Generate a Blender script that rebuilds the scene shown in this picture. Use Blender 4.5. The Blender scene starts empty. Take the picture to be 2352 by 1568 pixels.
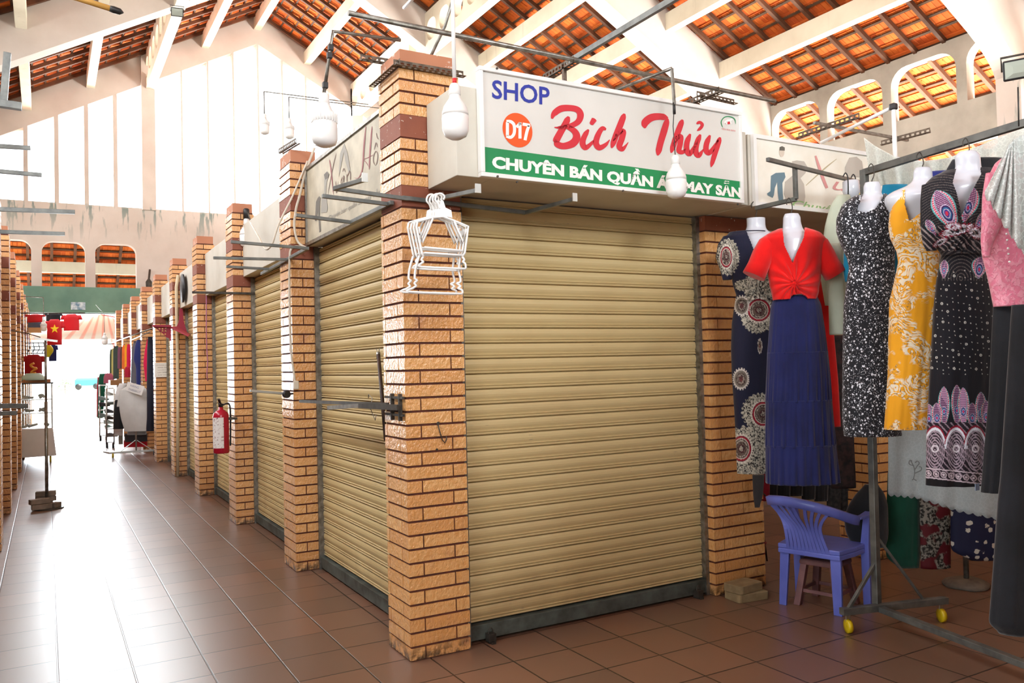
import bpy, math, random
import numpy as np
from mathutils import Vector, Matrix
random.seed(7)
S = bpy.context.scene
COL = S.collection
PI = math.pi

# ------------------------------------------------------------------ camera
FPX = 1884.68
CAM = Vector((-1.597865, -3.92756, 1.5))
def _axes(yaw, pitch, roll):
    f = Vector((math.sin(yaw)*math.cos(pitch), math.cos(yaw)*math.cos(pitch), math.sin(pitch)))
    r0 = Vector((math.cos(yaw), -math.sin(yaw), 0)); u0 = r0.cross(f)
    r = math.cos(roll)*r0 + math.sin(roll)*u0
    u = -math.sin(roll)*r0 + math.cos(roll)*u0
    return r, u, f
CR, CU, CF = _axes(0.51696121, 0.02737721, -0.0240287)
cd = bpy.data.cameras.new('camera'); cam = bpy.data.objects.new('camera', cd); COL.objects.link(cam)
cam.matrix_world = Matrix(((CR.x, CU.x, -CF.x, CAM.x), (CR.y, CU.y, -CF.y, CAM.y), (CR.z, CU.z, -CF.z, CAM.z), (0, 0, 0, 1)))
cd.sensor_fit = 'HORIZONTAL'; cd.sensor_width = 36.0; cd.lens = 36.0*FPX/2352
cd.clip_start = 0.05; cd.clip_end = 400
S.camera = cam

def ray(x, y): return CR*(x-1176) - CU*(y-784) + CF*FPX
def on(x, y, ax, v):
    d = ray(x, y); return CAM + d*((v-CAM[ax])/d[ax])
def gz(x, y, z=0.0): return on(x, y, 2, z)
def gx(x, y, v): return on(x, y, 0, v)
def gy(x, y, v): return on(x, y, 1, v)
def dep(x, y, D): return CAM + ray(x, y)*(D/FPX)     # point at distance D along the view axis

# ------------------------------------------------------------------ light
W = bpy.data.worlds.new('sky'); S.world = W; W.use_nodes = True
bg = W.node_tree.nodes['Background']; bg.inputs[0].default_value = (0.90, 0.96, 1.0, 1); bg.inputs[1].default_value = 2.6
def light(name, kind, loc, target, energy, color=(1, 1, 1), **k):
    l = bpy.data.lights.new(name, kind); l.energy = energy; l.color = color
    for a, b in k.items(): setattr(l, a, b)
    o = bpy.data.objects.new(name, l); COL.objects.link(o); o.location = loc
    o.rotation_euler = (Vector(target)-Vector(loc)).to_track_quat('-Z', 'Y').to_euler()
    return o
light('sun', 'SUN', (30, 5, 40), (4, 3, 0), 24.0, (1.0, 0.975, 0.93), angle=0.02)
# area lamps: daylight at the openings of the hall, plus added fills
light('daylight_far_gable', 'AREA', (3.83, 20.9, 8.0), (3.0, 0, 2.0), 2600, (0.90, 0.96, 1.0), shape='RECTANGLE', size=11, size_y=4.0)
light('daylight_near_gable', 'AREA', (3.83, -13.6, 7.0), (2.0, 4, 1.5), 270, (0.95, 0.975, 1.0), shape='RECTANGLE', size=11, size_y=4.5)
light('fill_left_side', 'AREA', (-7.2, -4.2, 1.9), (0.8, 0.0, 1.9), 95, (0.93, 0.97, 1.0), shape='RECTANGLE', size=3.6, size_y=2.8)  # added fill from an unseen side opening, brightens clothes and pillar sides
light('fill_right_bounce', 'AREA', (14.9, 5.5, 0.4), (14.0, 5.5, 7.0), 6400, (1.0, 0.965, 0.90), shape='RECTANGLE', size=20, size_y=3)  # added upward fill under the lean-to, standing in for sunlit ground bounce
light('daylight_left_clerestory', 'AREA', (-4.76, 6.0, 6.45), (0.2, 6.0, 1.2), 900, (0.96, 0.98, 1.0), shape='RECTANGLE', size=18, size_y=0.9)
light('fill_near_aisle', 'AREA', (-2.6, -12.9, 6.6), (-0.4, 5.0, 1.6), 950, (0.95, 0.975, 1.0), shape='RECTANGLE', size=3.4, size_y=3.6)  # added fill behind the camera to brighten the aisle pillar fronts
light('daylight_aisle_end', 'AREA', (-0.97, 24.0, 1.8), (-0.9, 0, 0.8), 1300, (0.86, 0.94, 1.0), shape='RECTANGLE', size=3.0, size_y=3.0)
S.view_settings.view_transform = 'Standard'; S.view_settings.look = 'None'
S.view_settings.exposure = 0.3; S.view_settings.gamma = 1.0; S.view_settings.use_curve_mapping = False
S.cycles.max_bounces = 8; S.cycles.diffuse_bounces = 5; S.cycles.glossy_bounces = 4; S.cycles.transmission_bounces = 6
S.cycles.transparent_max_bounces = 8; S.cycles.sample_clamp_indirect = 3.0; S.cycles.use_adaptive_sampling = False; S.cycles.use_light_tree = True; S.cycles.denoising_prefilter = 'ACCURATE'; S.cycles.blur_glossy = 1.0
S.cycles.use_denoising = True; S.cycles.caustics_reflective = False; S.cycles.caustics_refractive = False

# ------------------------------------------------------------------ material helpers
def sr(r, g=None, b=None):
    if g is None: r, g, b = r
    f = lambda c: (c/255/12.92) if c <= 10 else ((c/255+0.055)/1.055)**2.4
    return (f(r), f(g), f(b), 1.0)
class NT:
    def __init__(s, name):
        s.m = bpy.data.materials.new(name); s.m.use_nodes = True; s.t = s.m.node_tree; s.n = s.t.nodes; s.l = s.t.links
        s.b = s.n['Principled BSDF']
    def new(s, typ, **k):
        n = s.n.new(typ)
        for a, v in k.items(): setattr(n, a, v)
        return n
    def link(s, a, b): s.l.new(a, b)
    def setin(s, sock, v):
        if hasattr(v, 'is_output') or isinstance(v, bpy.types.NodeSocket): s.l.new(v, sock)
        else: sock.default_value = v
    def math(s, op, a, b=0.0, c=0.0, clamp=False):
        n = s.new('ShaderNodeMath', operation=op, use_clamp=clamp)
        s.setin(n.inputs[0], a); s.setin(n.inputs[1], b)
        if len(n.inputs) > 2: s.setin(n.inputs[2], c)
        return n.outputs[0]
    def mix(s, f, a, b, bt='MIX'):
        n = s.new('ShaderNodeMix', data_type='RGBA', blend_type=bt)
        s.setin(n.inputs[0], f); s.setin(n.inputs[6], a); s.setin(n.inputs[7], b)
        return n.outputs[2]
    def coord(s, kind='Object'): return s.new('ShaderNodeTexCoord').outputs[kind]
    def geo(s, kind='Position'): return s.new('ShaderNodeNewGeometry').outputs[kind]
    def map(s, v, scale=(1, 1, 1), rot=(0, 0, 0), loc=(0, 0, 0)):
        n = s.new('ShaderNodeMapping'); s.link(v, n.inputs[0]); n.inputs['Scale'].default_value = scale
        n.inputs['Rotation'].default_value = rot; n.inputs['Location'].default_value = loc; return n.outputs[0]
    def noise(s, v, scale=5.0, detail=4.0, rough=0.55, out='Fac'):
        n = s.new('ShaderNodeTexNoise'); s.link(v, n.inputs['Vector']); n.inputs['Scale'].default_value = scale
        n.inputs['Detail'].default_value = detail; n.inputs['Roughness'].default_value = rough; return n.outputs[out]
    def voro(s, v, scale=5.0, out='Distance', feature='F1', rnd=1.0):
        n = s.new('ShaderNodeTexVoronoi', feature=feature); s.link(v, n.inputs['Vector']); n.inputs['Scale'].default_value = scale
        n.inputs['Randomness'].default_value = rnd; return n.outputs[out]
    def ramp(s, f, stops, interp='LINEAR'):
        n = s.new('ShaderNodeValToRGB'); s.link(f, n.inputs[0]); cr = n.color_ramp; cr.interpolation = interp
        while len(cr.elements) > 1: cr.elements.remove(cr.elements[-1])
        cr.elements[0].position = stops[0][0]; cr.elements[0].color = stops[0][1]
        for p, c in stops[1:]:
            e = cr.elements.new(p); e.color = c
        return n.outputs[0]
    def step(s, v, a, b): return s.math('MULTIPLY', s.math('SUBTRACT', v, a), 1.0/(b-a), clamp=True) if False else s.mapr(v, a, b)
    def mapr(s, v, a, b, c=0.0, d=1.0):
        n = s.new('ShaderNodeMapRange'); s.setin(n.inputs[0], v)
        for i, x in enumerate((a, b, c, d)): n.inputs[i+1].default_value = x
        return n.outputs[0]
    def sep(s, v):
        n = s.new('ShaderNodeSeparateXYZ'); s.link(v, n.inputs[0]); return n.outputs
    def comb(s, x, y, z):
        n = s.new('ShaderNodeCombineXYZ'); s.setin(n.inputs[0], x); s.setin(n.inputs[1], y); s.setin(n.inputs[2], z); return n.outputs[0]
    def bump(s, h, strength=0.3, dist=0.01):
        n = s.new('ShaderNodeBump'); s.link(h, n.inputs['Height']); n.inputs['Strength'].default_value = strength
        n.inputs['Distance'].default_value = dist; s.link(n.outputs[0], s.b.inputs['Normal']); return n.outputs[0]
    def set(s, **k):
        for a, v in k.items():
            s.setin(s.b.inputs[{'color': 'Base Color', 'rough': 'Roughness', 'metal': 'Metallic', 'spec': 'Specular IOR Level', 'trans': 'Transmission Weight',
                                'alpha': 'Alpha', 'sheen': 'Sheen Weight', 'coat': 'Coat Weight', 'ior': 'IOR', 'sss': 'Subsurface Weight'}[a]], v)
        return s.m
def M(name, c1, c2=None, scale=6.0, rough=0.6, metal=0.0, bump=0.0, bscale=60.0, bdist=0.003, lo=0.35, hi=0.65, spec=0.5, stretch=(1, 1, 1), sheen=0.0, coat=0.0, detail=5):
    t = NT(name); co = t.map(t.coord(), scale=stretch)
    c1 = sr(c1); c2 = sr(c2) if c2 else tuple(x*0.82 for x in c1[:3])+(1,)
    t.set(color=t.mix(t.mapr(t.noise(co, scale, detail), lo, hi), c1, c2), rough=rough, metal=metal, spec=spec, sheen=sheen, coat=coat)
    if bump: t.bump(t.noise(co, bscale, 4), bump, bdist)
    return t.m

# ------------------------------------------------------------------ mesh helpers
class MB:
    def __init__(s): s.v = []; s.f = []; s.mi = []; s.sm = []; s.uv = None
    def add(s, vs, fs, mi=0, sm=False):
        o = len(s.v); s.v += [tuple(v) for v in vs]; s.f += [tuple(i+o for i in f) for f in fs]
        s.mi += [mi]*len(fs); s.sm += [sm]*len(fs); return s
    def box(s, a, b, mi=0, mat=None):
        x0, y0, z0 = [min(a[i], b[i]) for i in range(3)]; x1, y1, z1 = [max(a[i], b[i]) for i in range(3)]
        vs = [(x0, y0, z0), (x1, y0, z0), (x1, y1, z0), (x0, y1, z0), (x0, y0, z1), (x1, y0, z1), (x1, y1, z1), (x0, y1, z1)]
        if mat is not None: vs = [mat @ Vector(v) for v in vs]
        return s.add(vs, [(0, 3, 2, 1), (4, 5, 6, 7), (0, 1, 5, 4), (1, 2, 6, 5), (2, 3, 7, 6), (3, 0, 4, 7)], mi)
    def bar(s, p, q, w, h, mi=0, up=(0, 0, 1), off=0.0):
        """a straight rectangular bar between two points, w sideways, h along up"""
        p = Vector(p); q = Vector(q); d = (q-p); L = d.length; d.normalize(); up = Vector(up)
        sd = d.cross(up)
        if sd.length < 1e-4: sd = d.cross(Vector((1, 0, 0)))
        sd.normalize(); u = sd.cross(d)
        vs = [c + sd*a*w/2 + u*(b*h/2+off) for c in (p, q) for a, b in ((-1, -1), (1, -1), (1, 1), (-1, 1))]
        return s.add(vs, [(3, 2, 1, 0), (4, 5, 6, 7), (0, 1, 5, 4), (1, 2, 6, 5), (2, 3, 7, 6), (3, 0, 4, 7)], mi)
    def tube(s, path, r, n=10, mi=0, cap=True, closed=False):
        P = [Vector(p) for p in path]; N = len(P); R = r if isinstance(r, (list, tuple)) else [r]*N
        rings = []; prev = None
        for i in range(N):
            a = P[i-1] if (i > 0 or closed) else P[0]; b = P[(i+1) % N] if (i < N-1 or closed) else P[-1]
            d = (b-a).normalized()
            if prev is None:
                ref = Vector((0, 0, 1)) if abs(d.z) < 0.9 else Vector((1, 0, 0))
                x = d.cross(ref).normalized()
            else:
                x = prev - d*prev.dot(d)
                x = x.normalized() if x.length > 1e-6 else d.cross(Vector((0, 0, 1))).normalized()
            prev = x; y = d.cross(x)
            rings.append([P[i] + (x*math.cos(2*PI*k/n) + y*math.sin(2*PI*k/n))*R[i] for k in range(n)])
        return s.loft(rings, mi, cap=cap, wrap=closed)
    def loft(s, rings, mi=0, cap=True, wrap=False, sm=True, closed_ring=True):
        n = len(rings[0]); o = len(s.v); fs = []
        vs = [v for r in rings for v in r]; m = len(rings)
        for i in range(m if wrap else m-1):
            j = (i+1) % m
            for k in range(n if closed_ring else n-1):
                l = (k+1) % n; fs.append((i*n+k, i*n+l, j*n+l, j*n+k))
        s.add(vs, fs, mi, sm)
        if cap and not wrap and closed_ring:
            s.add([], []); s.f += [tuple(o+k for k in reversed(range(n))), tuple(o+(m-1)*n+k for k in range(n))]; s.mi += [mi]*2; s.sm += [False]*2
        return s
    def lathe(s, prof, c=(0, 0, 0), n=24, mi=0, axis=(0, 0, 1), cap=True):
        """prof: list of (radius, height) along axis from point c"""
        c = Vector(c); ax = Vector(axis).normalized(); x = ax.orthogonal().normalized(); y = ax.cross(x)
        return s.loft([[c + ax*h + (x*math.cos(2*PI*k/n)+y*math.sin(2*PI*k/n))*max(r, 1e-4) for k in range(n)] for r, h in prof], mi, cap=cap)
    def ball(s, c, r, mi=0, n=12):
        rx = r if isinstance(r, (tuple, list)) else (r, r, r); c = Vector(c)
        rings = []
        for i in range(1, n):
            t = PI*i/n - PI/2
            rings.append([c+Vector((rx[0]*math.cos(t)*math.cos(2*PI*k/(2*n)), rx[1]*math.cos(t)*math.sin(2*PI*k/(2*n)), rx[2]*math.sin(t))) for k in range(2*n)])
        return s.loft(rings, mi)
    def build(s, name, mats, parent=None, bevel=0.0, auto=None):
        me = bpy.data.meshes.new(name); me.from_pydata(s.v, [], s.f)
        mats = mats if isinstance(mats, (list, tuple)) else [mats]
        for m in mats: me.materials.append(m)
        me.polygons.foreach_set('material_index', s.mi); me.polygons.foreach_set('use_smooth', s.sm); me.update()
        o = bpy.data.objects.new(name, me); COL.objects.link(o)
        if bevel:
            b = o.modifiers.new('bevel', 'BEVEL'); b.width = bevel; b.segments = 2; b.limit_method = 'ANGLE'
        if parent is not None: par(o, parent)
        return o
def par(o, parent):
    o.parent = parent; o.matrix_parent_inverse = _wm(parent).inverted(); return o
def _wm(o):
    m = Matrix.LocRotScale(o.location, o.rotation_euler, o.scale)
    return (_wm(o.parent) @ o.matrix_parent_inverse @ m) if o.parent else m
def tag(o, label=None, cat=None, group=None, kind=None):
    for k, v in (('label', label), ('category', cat), ('group', group), ('kind', kind)):
        if v: o[k] = v
    return o
def thing(name, label, cat, loc=(0, 0, 0), group=None, kind=None, rz=0.0):
    o = bpy.data.objects.new(name, None); COL.objects.link(o); o.location = loc; o.rotation_euler = (0, 0, rz); o.empty_display_size = 0.1
    return tag(o, label, cat, group, kind)
def dup(src, dloc=(0, 0, 0), label=None, parent=None, rz=0.0):
    """copy of a thing with its parts and sub-parts, moved by dloc"""
    c = src.copy(); COL.objects.link(c)
    if parent is None:
        c.location = Vector(src.location)+Vector(dloc); c.rotation_euler = (src.rotation_euler.x, src.rotation_euler.y, src.rotation_euler.z+rz)
        if label: c['label'] = label
    else: c.parent = parent
    for ch in KIDS(src): dup(ch, parent=c)
    return c
def KIDS(o): return [x for x in bpy.data.objects if x.parent == o]
def plate(outer, holes, th, fr):
    """2D outline with holes -> solid plate; fr maps (u, v, w) to world with w in [0, th]; returns MB content"""
    cu = bpy.data.curves.new('tmp', 'CURVE'); cu.dimensions = '2D'; cu.fill_mode = 'BOTH'; cu.extrude = th/2
    for poly in [outer]+list(holes):
        sp = cu.splines.new('POLY'); sp.points.add(len(poly)-1); sp.use_cyclic_u = True
        for i, p in enumerate(poly): sp.points[i].co = (p[0], p[1], 0, 1)
    o = bpy.data.objects.new('tmp', cu); me = bpy.data.meshes.new_from_object(o)
    vs = [fr(v.co.x, v.co.y, v.co.z+th/2) for v in me.vertices]; fs = [tuple(p.vertices) for p in me.polygons]
    bpy.data.objects.remove(o); bpy.data.meshes.remove(me); bpy.data.curves.remove(cu)
    return vs, fs
def text_mesh(body, bold=0.0, shear=0.0):
    cu = bpy.data.curves.new('tmp', 'FONT'); cu.body = body; cu.offset = bold; cu.shear = shear; cu.resolution_u = 3
    o = bpy.data.objects.new('tmp', cu); me = bpy.data.meshes.new_from_object(o)
    v = np.array([tuple(x.co) for x in me.vertices]); fs = [tuple(p.vertices) for p in me.polygons]
    bpy.data.objects.remove(o); bpy.data.meshes.remove(me); bpy.data.curves.remove(cu)
    return v, fs
def text_on(mb, body, quad, bold=0.0, shear=0.0, mi=0, box=None):
    """text squeezed into the quad (bl, br, tl) given as world points"""
    v, fs = text_mesh(body, bold, shear)
    x0, y0 = v[:, 0].min(), v[:, 1].min(); w = v[:, 0].max()-x0; h = v[:, 1].max()-y0
    bl, br, tl = [Vector(q) for q in quad]
    mb.add([bl + (br-bl)*((p[0]-x0)/w) + (tl-bl)*((p[1]-y0)/h) for p in v], fs, mi)
def rrect(x0, y0, x1, y1, r=(0, 0, 0, 0), n=6):
    """rounded rectangle, r per corner bl, br, tr, tl"""
    pts = []
    for (cx, cy, a0, rr) in ((x0+r[0], y0+r[0], PI, r[0]), (x1-r[1], y0+r[1], -PI/2, r[1]), (x1-r[2], y1-r[2], 0, r[2]), (x0+r[3], y1-r[3], PI/2, r[3])):
        if rr == 0: pts.append((cx, cy)); continue
        for i in range(n+1): pts.append((cx+rr*math.cos(a0+PI/2*i/n), cy+rr*math.sin(a0+PI/2*i/n)))
    return pts

# ------------------------------------------------------------------ materials
def m_tilefloor():
    t = NT('terracotta_floor_tiles'); p = t.geo(); x, y, z = t.sep(p)
    fx = t.math('DIVIDE', t.math('SUBTRACT', x, -0.223), 0.3335); fy = t.math('DIVIDE', t.math('SUBTRACT', y, -0.275), 0.3335)
    ex = t.math('PINGPONG', fx, 0.5); ey = t.math('PINGPONG', fy, 0.5)   # 0 at joints
    d = t.math('MINIMUM', ex, ey); joint = t.mapr(d, 0.009, 0.016, 1.0, 0.0)
    cell = t.comb(t.math('FLOOR', fx), t.math('FLOOR', fy), 0.0)
    wn = t.new('ShaderNodeTexWhiteNoise'); t.link(cell, wn.inputs['Vector']); r = wn.outputs['Value']
    base = t.mix(r, sr(136, 96, 74), sr(110, 82, 66))
    base = t.mix(t.mapr(t.noise(p, 2.0, 2), 0.2, 0.8, 0, 0.6), base, sr(118, 94, 80))
    
    t.set(color=t.mix(joint, base, sr(44, 32, 26)), rough=0.34, spec=0.95)
    h = t.math('MULTIPLY', joint, -1.0); t.bump(h, 0.5, 0.002)
    return t.m
def m_brick():
    t = NT('glazed_peach_brick_tile'); p = t.coord('Object'); isl = t.geo('Random Per Island')
    c = t.mix(isl, sr(228, 178, 118), sr(208, 150, 94)); c = t.mix(t.mapr(t.noise(p, 30, 4), 0.35, 0.75), c, sr(214, 152, 86))
    c = t.mix(t.mapr(t.noise(p, 5, 5), 0.60, 0.78), c, sr(178, 122, 84))
    z = t.sep(p)[2]; dirt = t.math('MULTIPLY', t.mapr(z, 0.10, 0.0), t.mapr(t.noise(p, 22, 5), 0.42, 0.55)); c = t.mix(dirt, c, sr(70, 58, 44))
    t.set(color=c, rough=0.27, spec=0.7)
    h = t.noise(t.map(p, scale=(1, 1, 0.75)), 55, 3, 0.6); t.bump(h, 1.0, 0.009); return t.m
def m_band():
    t = NT('brown_painted_render'); p = t.coord(); spl = t.mapr(t.noise(p, 40, 4), 0.66, 0.69)
    c = t.mix(t.noise(p, 6, 4), sr(150, 84, 58), sr(118, 60, 42)); t.set(color=t.mix(spl, c, sr(205, 190, 175)), rough=0.6); t.bump(t.noise(p, 50, 4), 0.2, 0.003); return t.m
def m_shutter():
    t = NT('khaki_painted_steel_slats'); p = t.geo(); c = t.mix(t.noise(p, 1.6, 3), sr(206, 186, 138), sr(190, 166, 116))
    x, y, z = t.sep(p); st = t.noise(t.map(p, scale=(0.6, 0.6, 2.0)), 2.2, 3); c = t.mix(t.mapr(st, 0.5, 0.8, 0, 0.35), c, sr(172, 142, 100))
    low = t.math('MULTIPLY', t.mapr(z, 0.5, 0.05, 0.0, 1.0), t.mapr(t.noise(p, 3, 4), 0.4, 0.7)); c = t.mix(t.math('MULTIPLY', low, 0.5), c, sr(140, 108, 72))
    scr = t.math('MULTIPLY', t.mapr(t.noise(t.map(p, scale=(6, 6, 120)), 2.2, 2), 0.70, 0.73), t.mapr(t.noise(p, 2.3, 2), 0.56, 0.6))
    c = t.mix(scr, c, sr(120, 112, 104)); t.set(color=c, rough=0.42, spec=0.45); return t.m
def m_concrete(name, a, b, streak=True):
    t = NT(name); p = t.geo(); c = t.mix(t.mapr(t.noise(p, 1.2, 6), 0.35, 0.7), sr(a), sr(b))
    c = t.mix(t.mapr(t.noise(t.map(p, scale=(3, 3, 0.35)), 2.2, 5), 0.62, 0.8, 0, 0.35), c, sr(150, 138, 128))
    t.set(color=c, rough=0.8, spec=0.3); t.bump(t.noise(p, 9, 6), 0.25, 0.01); return t.m
def m_wallpink():
    t = NT('stained_pale_pink_render'); p = t.geo(); x, y, z = t.sep(p)
    c = t.mix(t.mapr(t.noise(p, 0.9, 6), 0.35, 0.7), sr(210, 202, 196), sr(194, 184, 176))
    n = t.noise(t.map(p, scale=(4.0, 4.0, 0.55)), 2.0, 6)
    top = t.math('MULTIPLY', t.mapr(z, 4.9, 5.9), t.mapr(z, 6.0, 5.9)); st = t.math('MULTIPLY', t.mapr(n, 0.56, 0.62), top)
    c = t.mix(t.math('MULTIPLY', st, 0.8), c, sr(96, 124, 122)); t.set(color=c, rough=0.85, spec=0.25); t.bump(t.noise(p, 7, 6), 0.2, 0.01); return t.m
def m_rooftile():
    t = NT('clay_roof_tile'); p = t.geo(); isl = t.geo('Random Per Island')
    c = t.mix(isl, sr(240, 134, 62), sr(204, 94, 44)); c = t.mix(t.mapr(t.noise(p, 2.5, 5), 0.45, 0.75, 0, 0.7), c, sr(170, 80, 46))
    t.set(color=c, rough=0.85, spec=0.2); return t.m
MAT = {}
MAT['floor'] = m_tilefloor(); MAT['brick'] = m_brick(); MAT['band'] = m_band(); MAT['shutter'] = m_shutter()
MAT['mortar'] = M('dark_red_brown_mortar', (96, 46, 30), (70, 34, 24), 20, 0.8)
MAT['concrete'] = m_concrete('whitewashed_concrete', (226, 221, 204), (208, 201, 182))
MAT['pink'] = m_wallpink()
MAT['greyconc'] = m_concrete('weathered_grey_concrete', (184, 180, 170), (150, 146, 136))
MAT['tile'] = m_rooftile()
MAT['wood'] = M('dark_roof_timber', (104, 66, 42), (76, 48, 32), 3, 0.8, stretch=(1, 1, 1))
MAT['batten'] = M('roof_batten_timber', (96, 68, 46), (70, 50, 34), 3, 0.85)
MAT['ground'] = M('sunlit_pale_paving', (214, 208, 196), (198, 192, 180), 0.5, 0.9)
MAT['green'] = M('sea_green_painted_concrete', (112, 150, 132), (92, 130, 116), 1.5, 0.7, bump=0.1)
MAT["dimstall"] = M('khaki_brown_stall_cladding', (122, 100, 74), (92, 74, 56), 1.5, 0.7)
MAT['white'] = M('white_painted_sheet', (206, 202, 190), (190, 184, 170), 2.5, 0.55, lo=0.4, hi=0.75)
MAT['whitepl'] = M('clean_white_plastic', (240, 240, 238), (230, 230, 228), 3, 0.35)
MAT['alu'] = M('brushed_aluminium', (205, 205, 200), (180, 180, 176), 5, 0.32, metal=0.8)
MAT['steel'] = M('grey_painted_steel', (120, 122, 118), (92, 94, 92), 12, 0.45, metal=0.5)
MAT['dsteel'] = M('dark_weathered_steel', (82, 78, 72), (56, 50, 44), 18, 0.5, metal=0.5)
MAT['rail'] = M('grey_green_steel_rail', (96, 104, 98), (66, 68, 62), 9, 0.55, metal=0.3)
MAT['galv'] = M('galvanised_steel_tube', (150, 148, 142), (110, 106, 98), 25, 0.35, metal=0.75)
MAT['rust'] = M('rusty_slotted_steel', (118, 104, 90), (72, 58, 46), 30, 0.6, metal=0.4)
MAT['black'] = M('black_rubber', (26, 25, 26), (38, 37, 38), 10, 0.5)

# ------------------------------------------------------------------ ground, floor
def st(name, mb, m, bevel=0.0):
    o = mb.build(name, m, bevel=bevel); o['kind'] = 'structure'; return o
mb = MB(); mb.box((-70, -60, -0.30), (90, 110, -0.06)); st('floor_outside', mb, MAT['ground'])
mb = MB(); mb.box((-4.9, -13.4, -0.10), (12.6, 20.5, 0.0)); st('floor', mb, MAT['floor'])

# ------------------------------------------------------------------ roof of the hall
XR, ZR, SL = 3.83, 11.86, 0.54
XE = 8.77                                     # half span to the arcade walls
def rz_(x): return ZR - SL*abs(x-XR)
ceil = thing('ceiling', None, None, (XR, 3, ZR)); ceil['kind'] = 'structure'
def roof_frame(side):
    c = math.hypot(1, SL); ex = Vector((side/c, 0, -SL/c)); n = Vector((side*SL/c, 0, 1/c))
    return lambda s_, y, h, y0=0.0: Vector((XR, y, ZR)) + ex*s_ + n*h
def tile_field(fr, s0, s1, y0, y1, row=0.318, wid=0.205):
    """clay tiles seen from below: every tile a sloping plate with a lip and a nib"""
    mb = MB(); V = []; Fc = []
    ns = int((s1-s0)/row)+1; ny = int((y1-y0)/wid)+1
    for i in range(ns):
        for j in range(ny):
            a = s0+i*row; b = a+row*1.10; c = y0+j*wid; d = c+wid*0.965
            h = 0.010*math.sin(j*12.9+i*4.1); lo, hi_ = 0.030, 0.052
            o = len(V)
            for (ss, yy, hh) in ((a, c, lo), (b, c, hi_), (b, d, hi_), (a, d, lo)): V.append(fr(ss, yy, hh+h*0.2)); 
            for (ss, yy, hh) in ((a, c, lo), (b, c, hi_), (b, d, hi_), (a, d, lo)): V.append(fr(ss, yy, hh+0.014+h*0.2))
            Fc += [(o, o+3, o+2, o+1), (o+4, o+5, o+6, o+7), (o, o+1, o+5, o+4), (o+1, o+2, o+6, o+5), (o+2, o+3, o+7, o+6), (o+3, o, o+4, o+7)]
            # rib along the tile
            m = (c+d)/2; o = len(V)
            for (ss, yy, hh) in ((a+.03, m-.012, lo), (b-.06, m-.012, hi_-.006), (b-.06, m+.012, hi_-.006), (a+.03, m+.012, lo), (a+.05, m-.006, lo-.012), (b-.08, m-.006, hi_-.016), (b-.08, m+.006, hi_-.016), (a+.05, m+.006, lo-.012)):
                V.append(fr(ss, yy, hh))
            Fc += [(o+4, o+7, o+6, o+5), (o, o+4, o+5, o+1), (o+1, o+5, o+6, o+2), (o+2, o+6, o+7, o+3), (o+3, o+7, o+4, o)]
    mb.add(V, Fc); return mb
c_ = math.hypot(1, SL); S1 = (XE+0.15)*c_
for side in (1, -1):
    fr = roof_frame(side)
    tile_field(fr, 0.0, S1, -13.6, 20.6).build('roof_tiles', MAT['tile'], ceil)
    n = int(S1/0.318)+1
    for i in range(n):
        s_ = 0.05+i*0.318; mbx = MB(); mbx.add([fr(s_+a, y, h) for y in (-13.6, 20.6) for a, h in ((0, 0), (0.045, 0), (0.045, 0.03), (0, 0.03))], [(3, 2, 1, 0), (4, 5, 6, 7), (0, 1, 5, 4), (1, 2, 6, 5), (2, 3, 7, 6), (3, 0, 4, 7)])
        mbx.build('batten', MAT['batten'], ceil)
    y = 20.0; k = 0
    rest = MB()
    while y > -13.4:
        vs = [fr(a, y+b, h) for a in (0.0, S1) for b, h in ((-0.035, -0.085), (0.035, -0.085), (0.035, 0.0), (-0.035, 0.0))]
        fs = [(3, 2, 1, 0), (4, 5, 6, 7), (0, 1, 5, 4), (1, 2, 6, 5), (2, 3, 7, 6), (3, 0, 4, 7)]
        if y > -2.0: mm = MB(); mm.add(vs, fs); mm.build('rafter', MAT['wood'], ceil)
        else: rest.add(vs, fs)
        y -= 0.56
    r_ = rest.build('rafter', MAT['wood'], ceil); r_['kind'] = 'stuff'
# the weatherproof skin over the tiles
mb = MB()
for side in (1, -1):
    fr = roof_frame(side); vs = [fr(a, y, h) for a in (0, S1+0.1) for y in (-13.8, 20.8) for h in (0.075, 0.10)]
    mb.add(vs, [(0, 2, 6, 4), (1, 5, 7, 3), (0, 1, 3, 2), (4, 6, 7, 5), (0, 4, 5, 1), (2, 3, 7, 6)])
mb.build('roof_skin', MAT['tile'], ceil)
# concrete purlins along the hall; the second from the ridge is a deep pierced beam
def purlin(x, y0, y1):
    z = rz_(x)-0.10; mm = MB(); mm.box((x-0.10, y0, z-0.36), (x+0.10, y1, z-0.0)); mm.build('purlin', MAT['concrete'], ceil, bevel=0.008)
def pierced(x, y0, y1):
    z = rz_(x)-0.08; dpt = 1.0; L = y1-y0; n = 7; w = L/n; holes = []
    for i in range(n):
        a = y0+i*w+0.11; b = y0+(i+1)*w-0.11; holes.append(rrect(a, z-dpt+0.24, b, z-0.24, (0.2,)*4, 5))
    v, f = plate([(y0, z-dpt), (y1, z-dpt), (y1, z), (y0, z)], holes, 0.22, lambda u, v_, w_: (x-0.11+w_, u, v_))
    mm = MB(); mm.add(v, f); mm.build('pierced_beam', MAT['concrete'], ceil)
FR = [(20.2, 20.5), (14.5, 14.9), (8.95, 9.35), (3.4, 3.8), (-2.2, -1.8), (-7.8, -7.4), (-13.6, -13.3)]
for (a, b) in zip(FR[1:], FR[:-1]):
    y0, y1 = a[1], b[0]
    for k in range(-5, 6):
        x = XR+1.45*k
        if abs(k) == 2: pierced(x, y0, y1)
        else: purlin(x, y0, y1)
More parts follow.
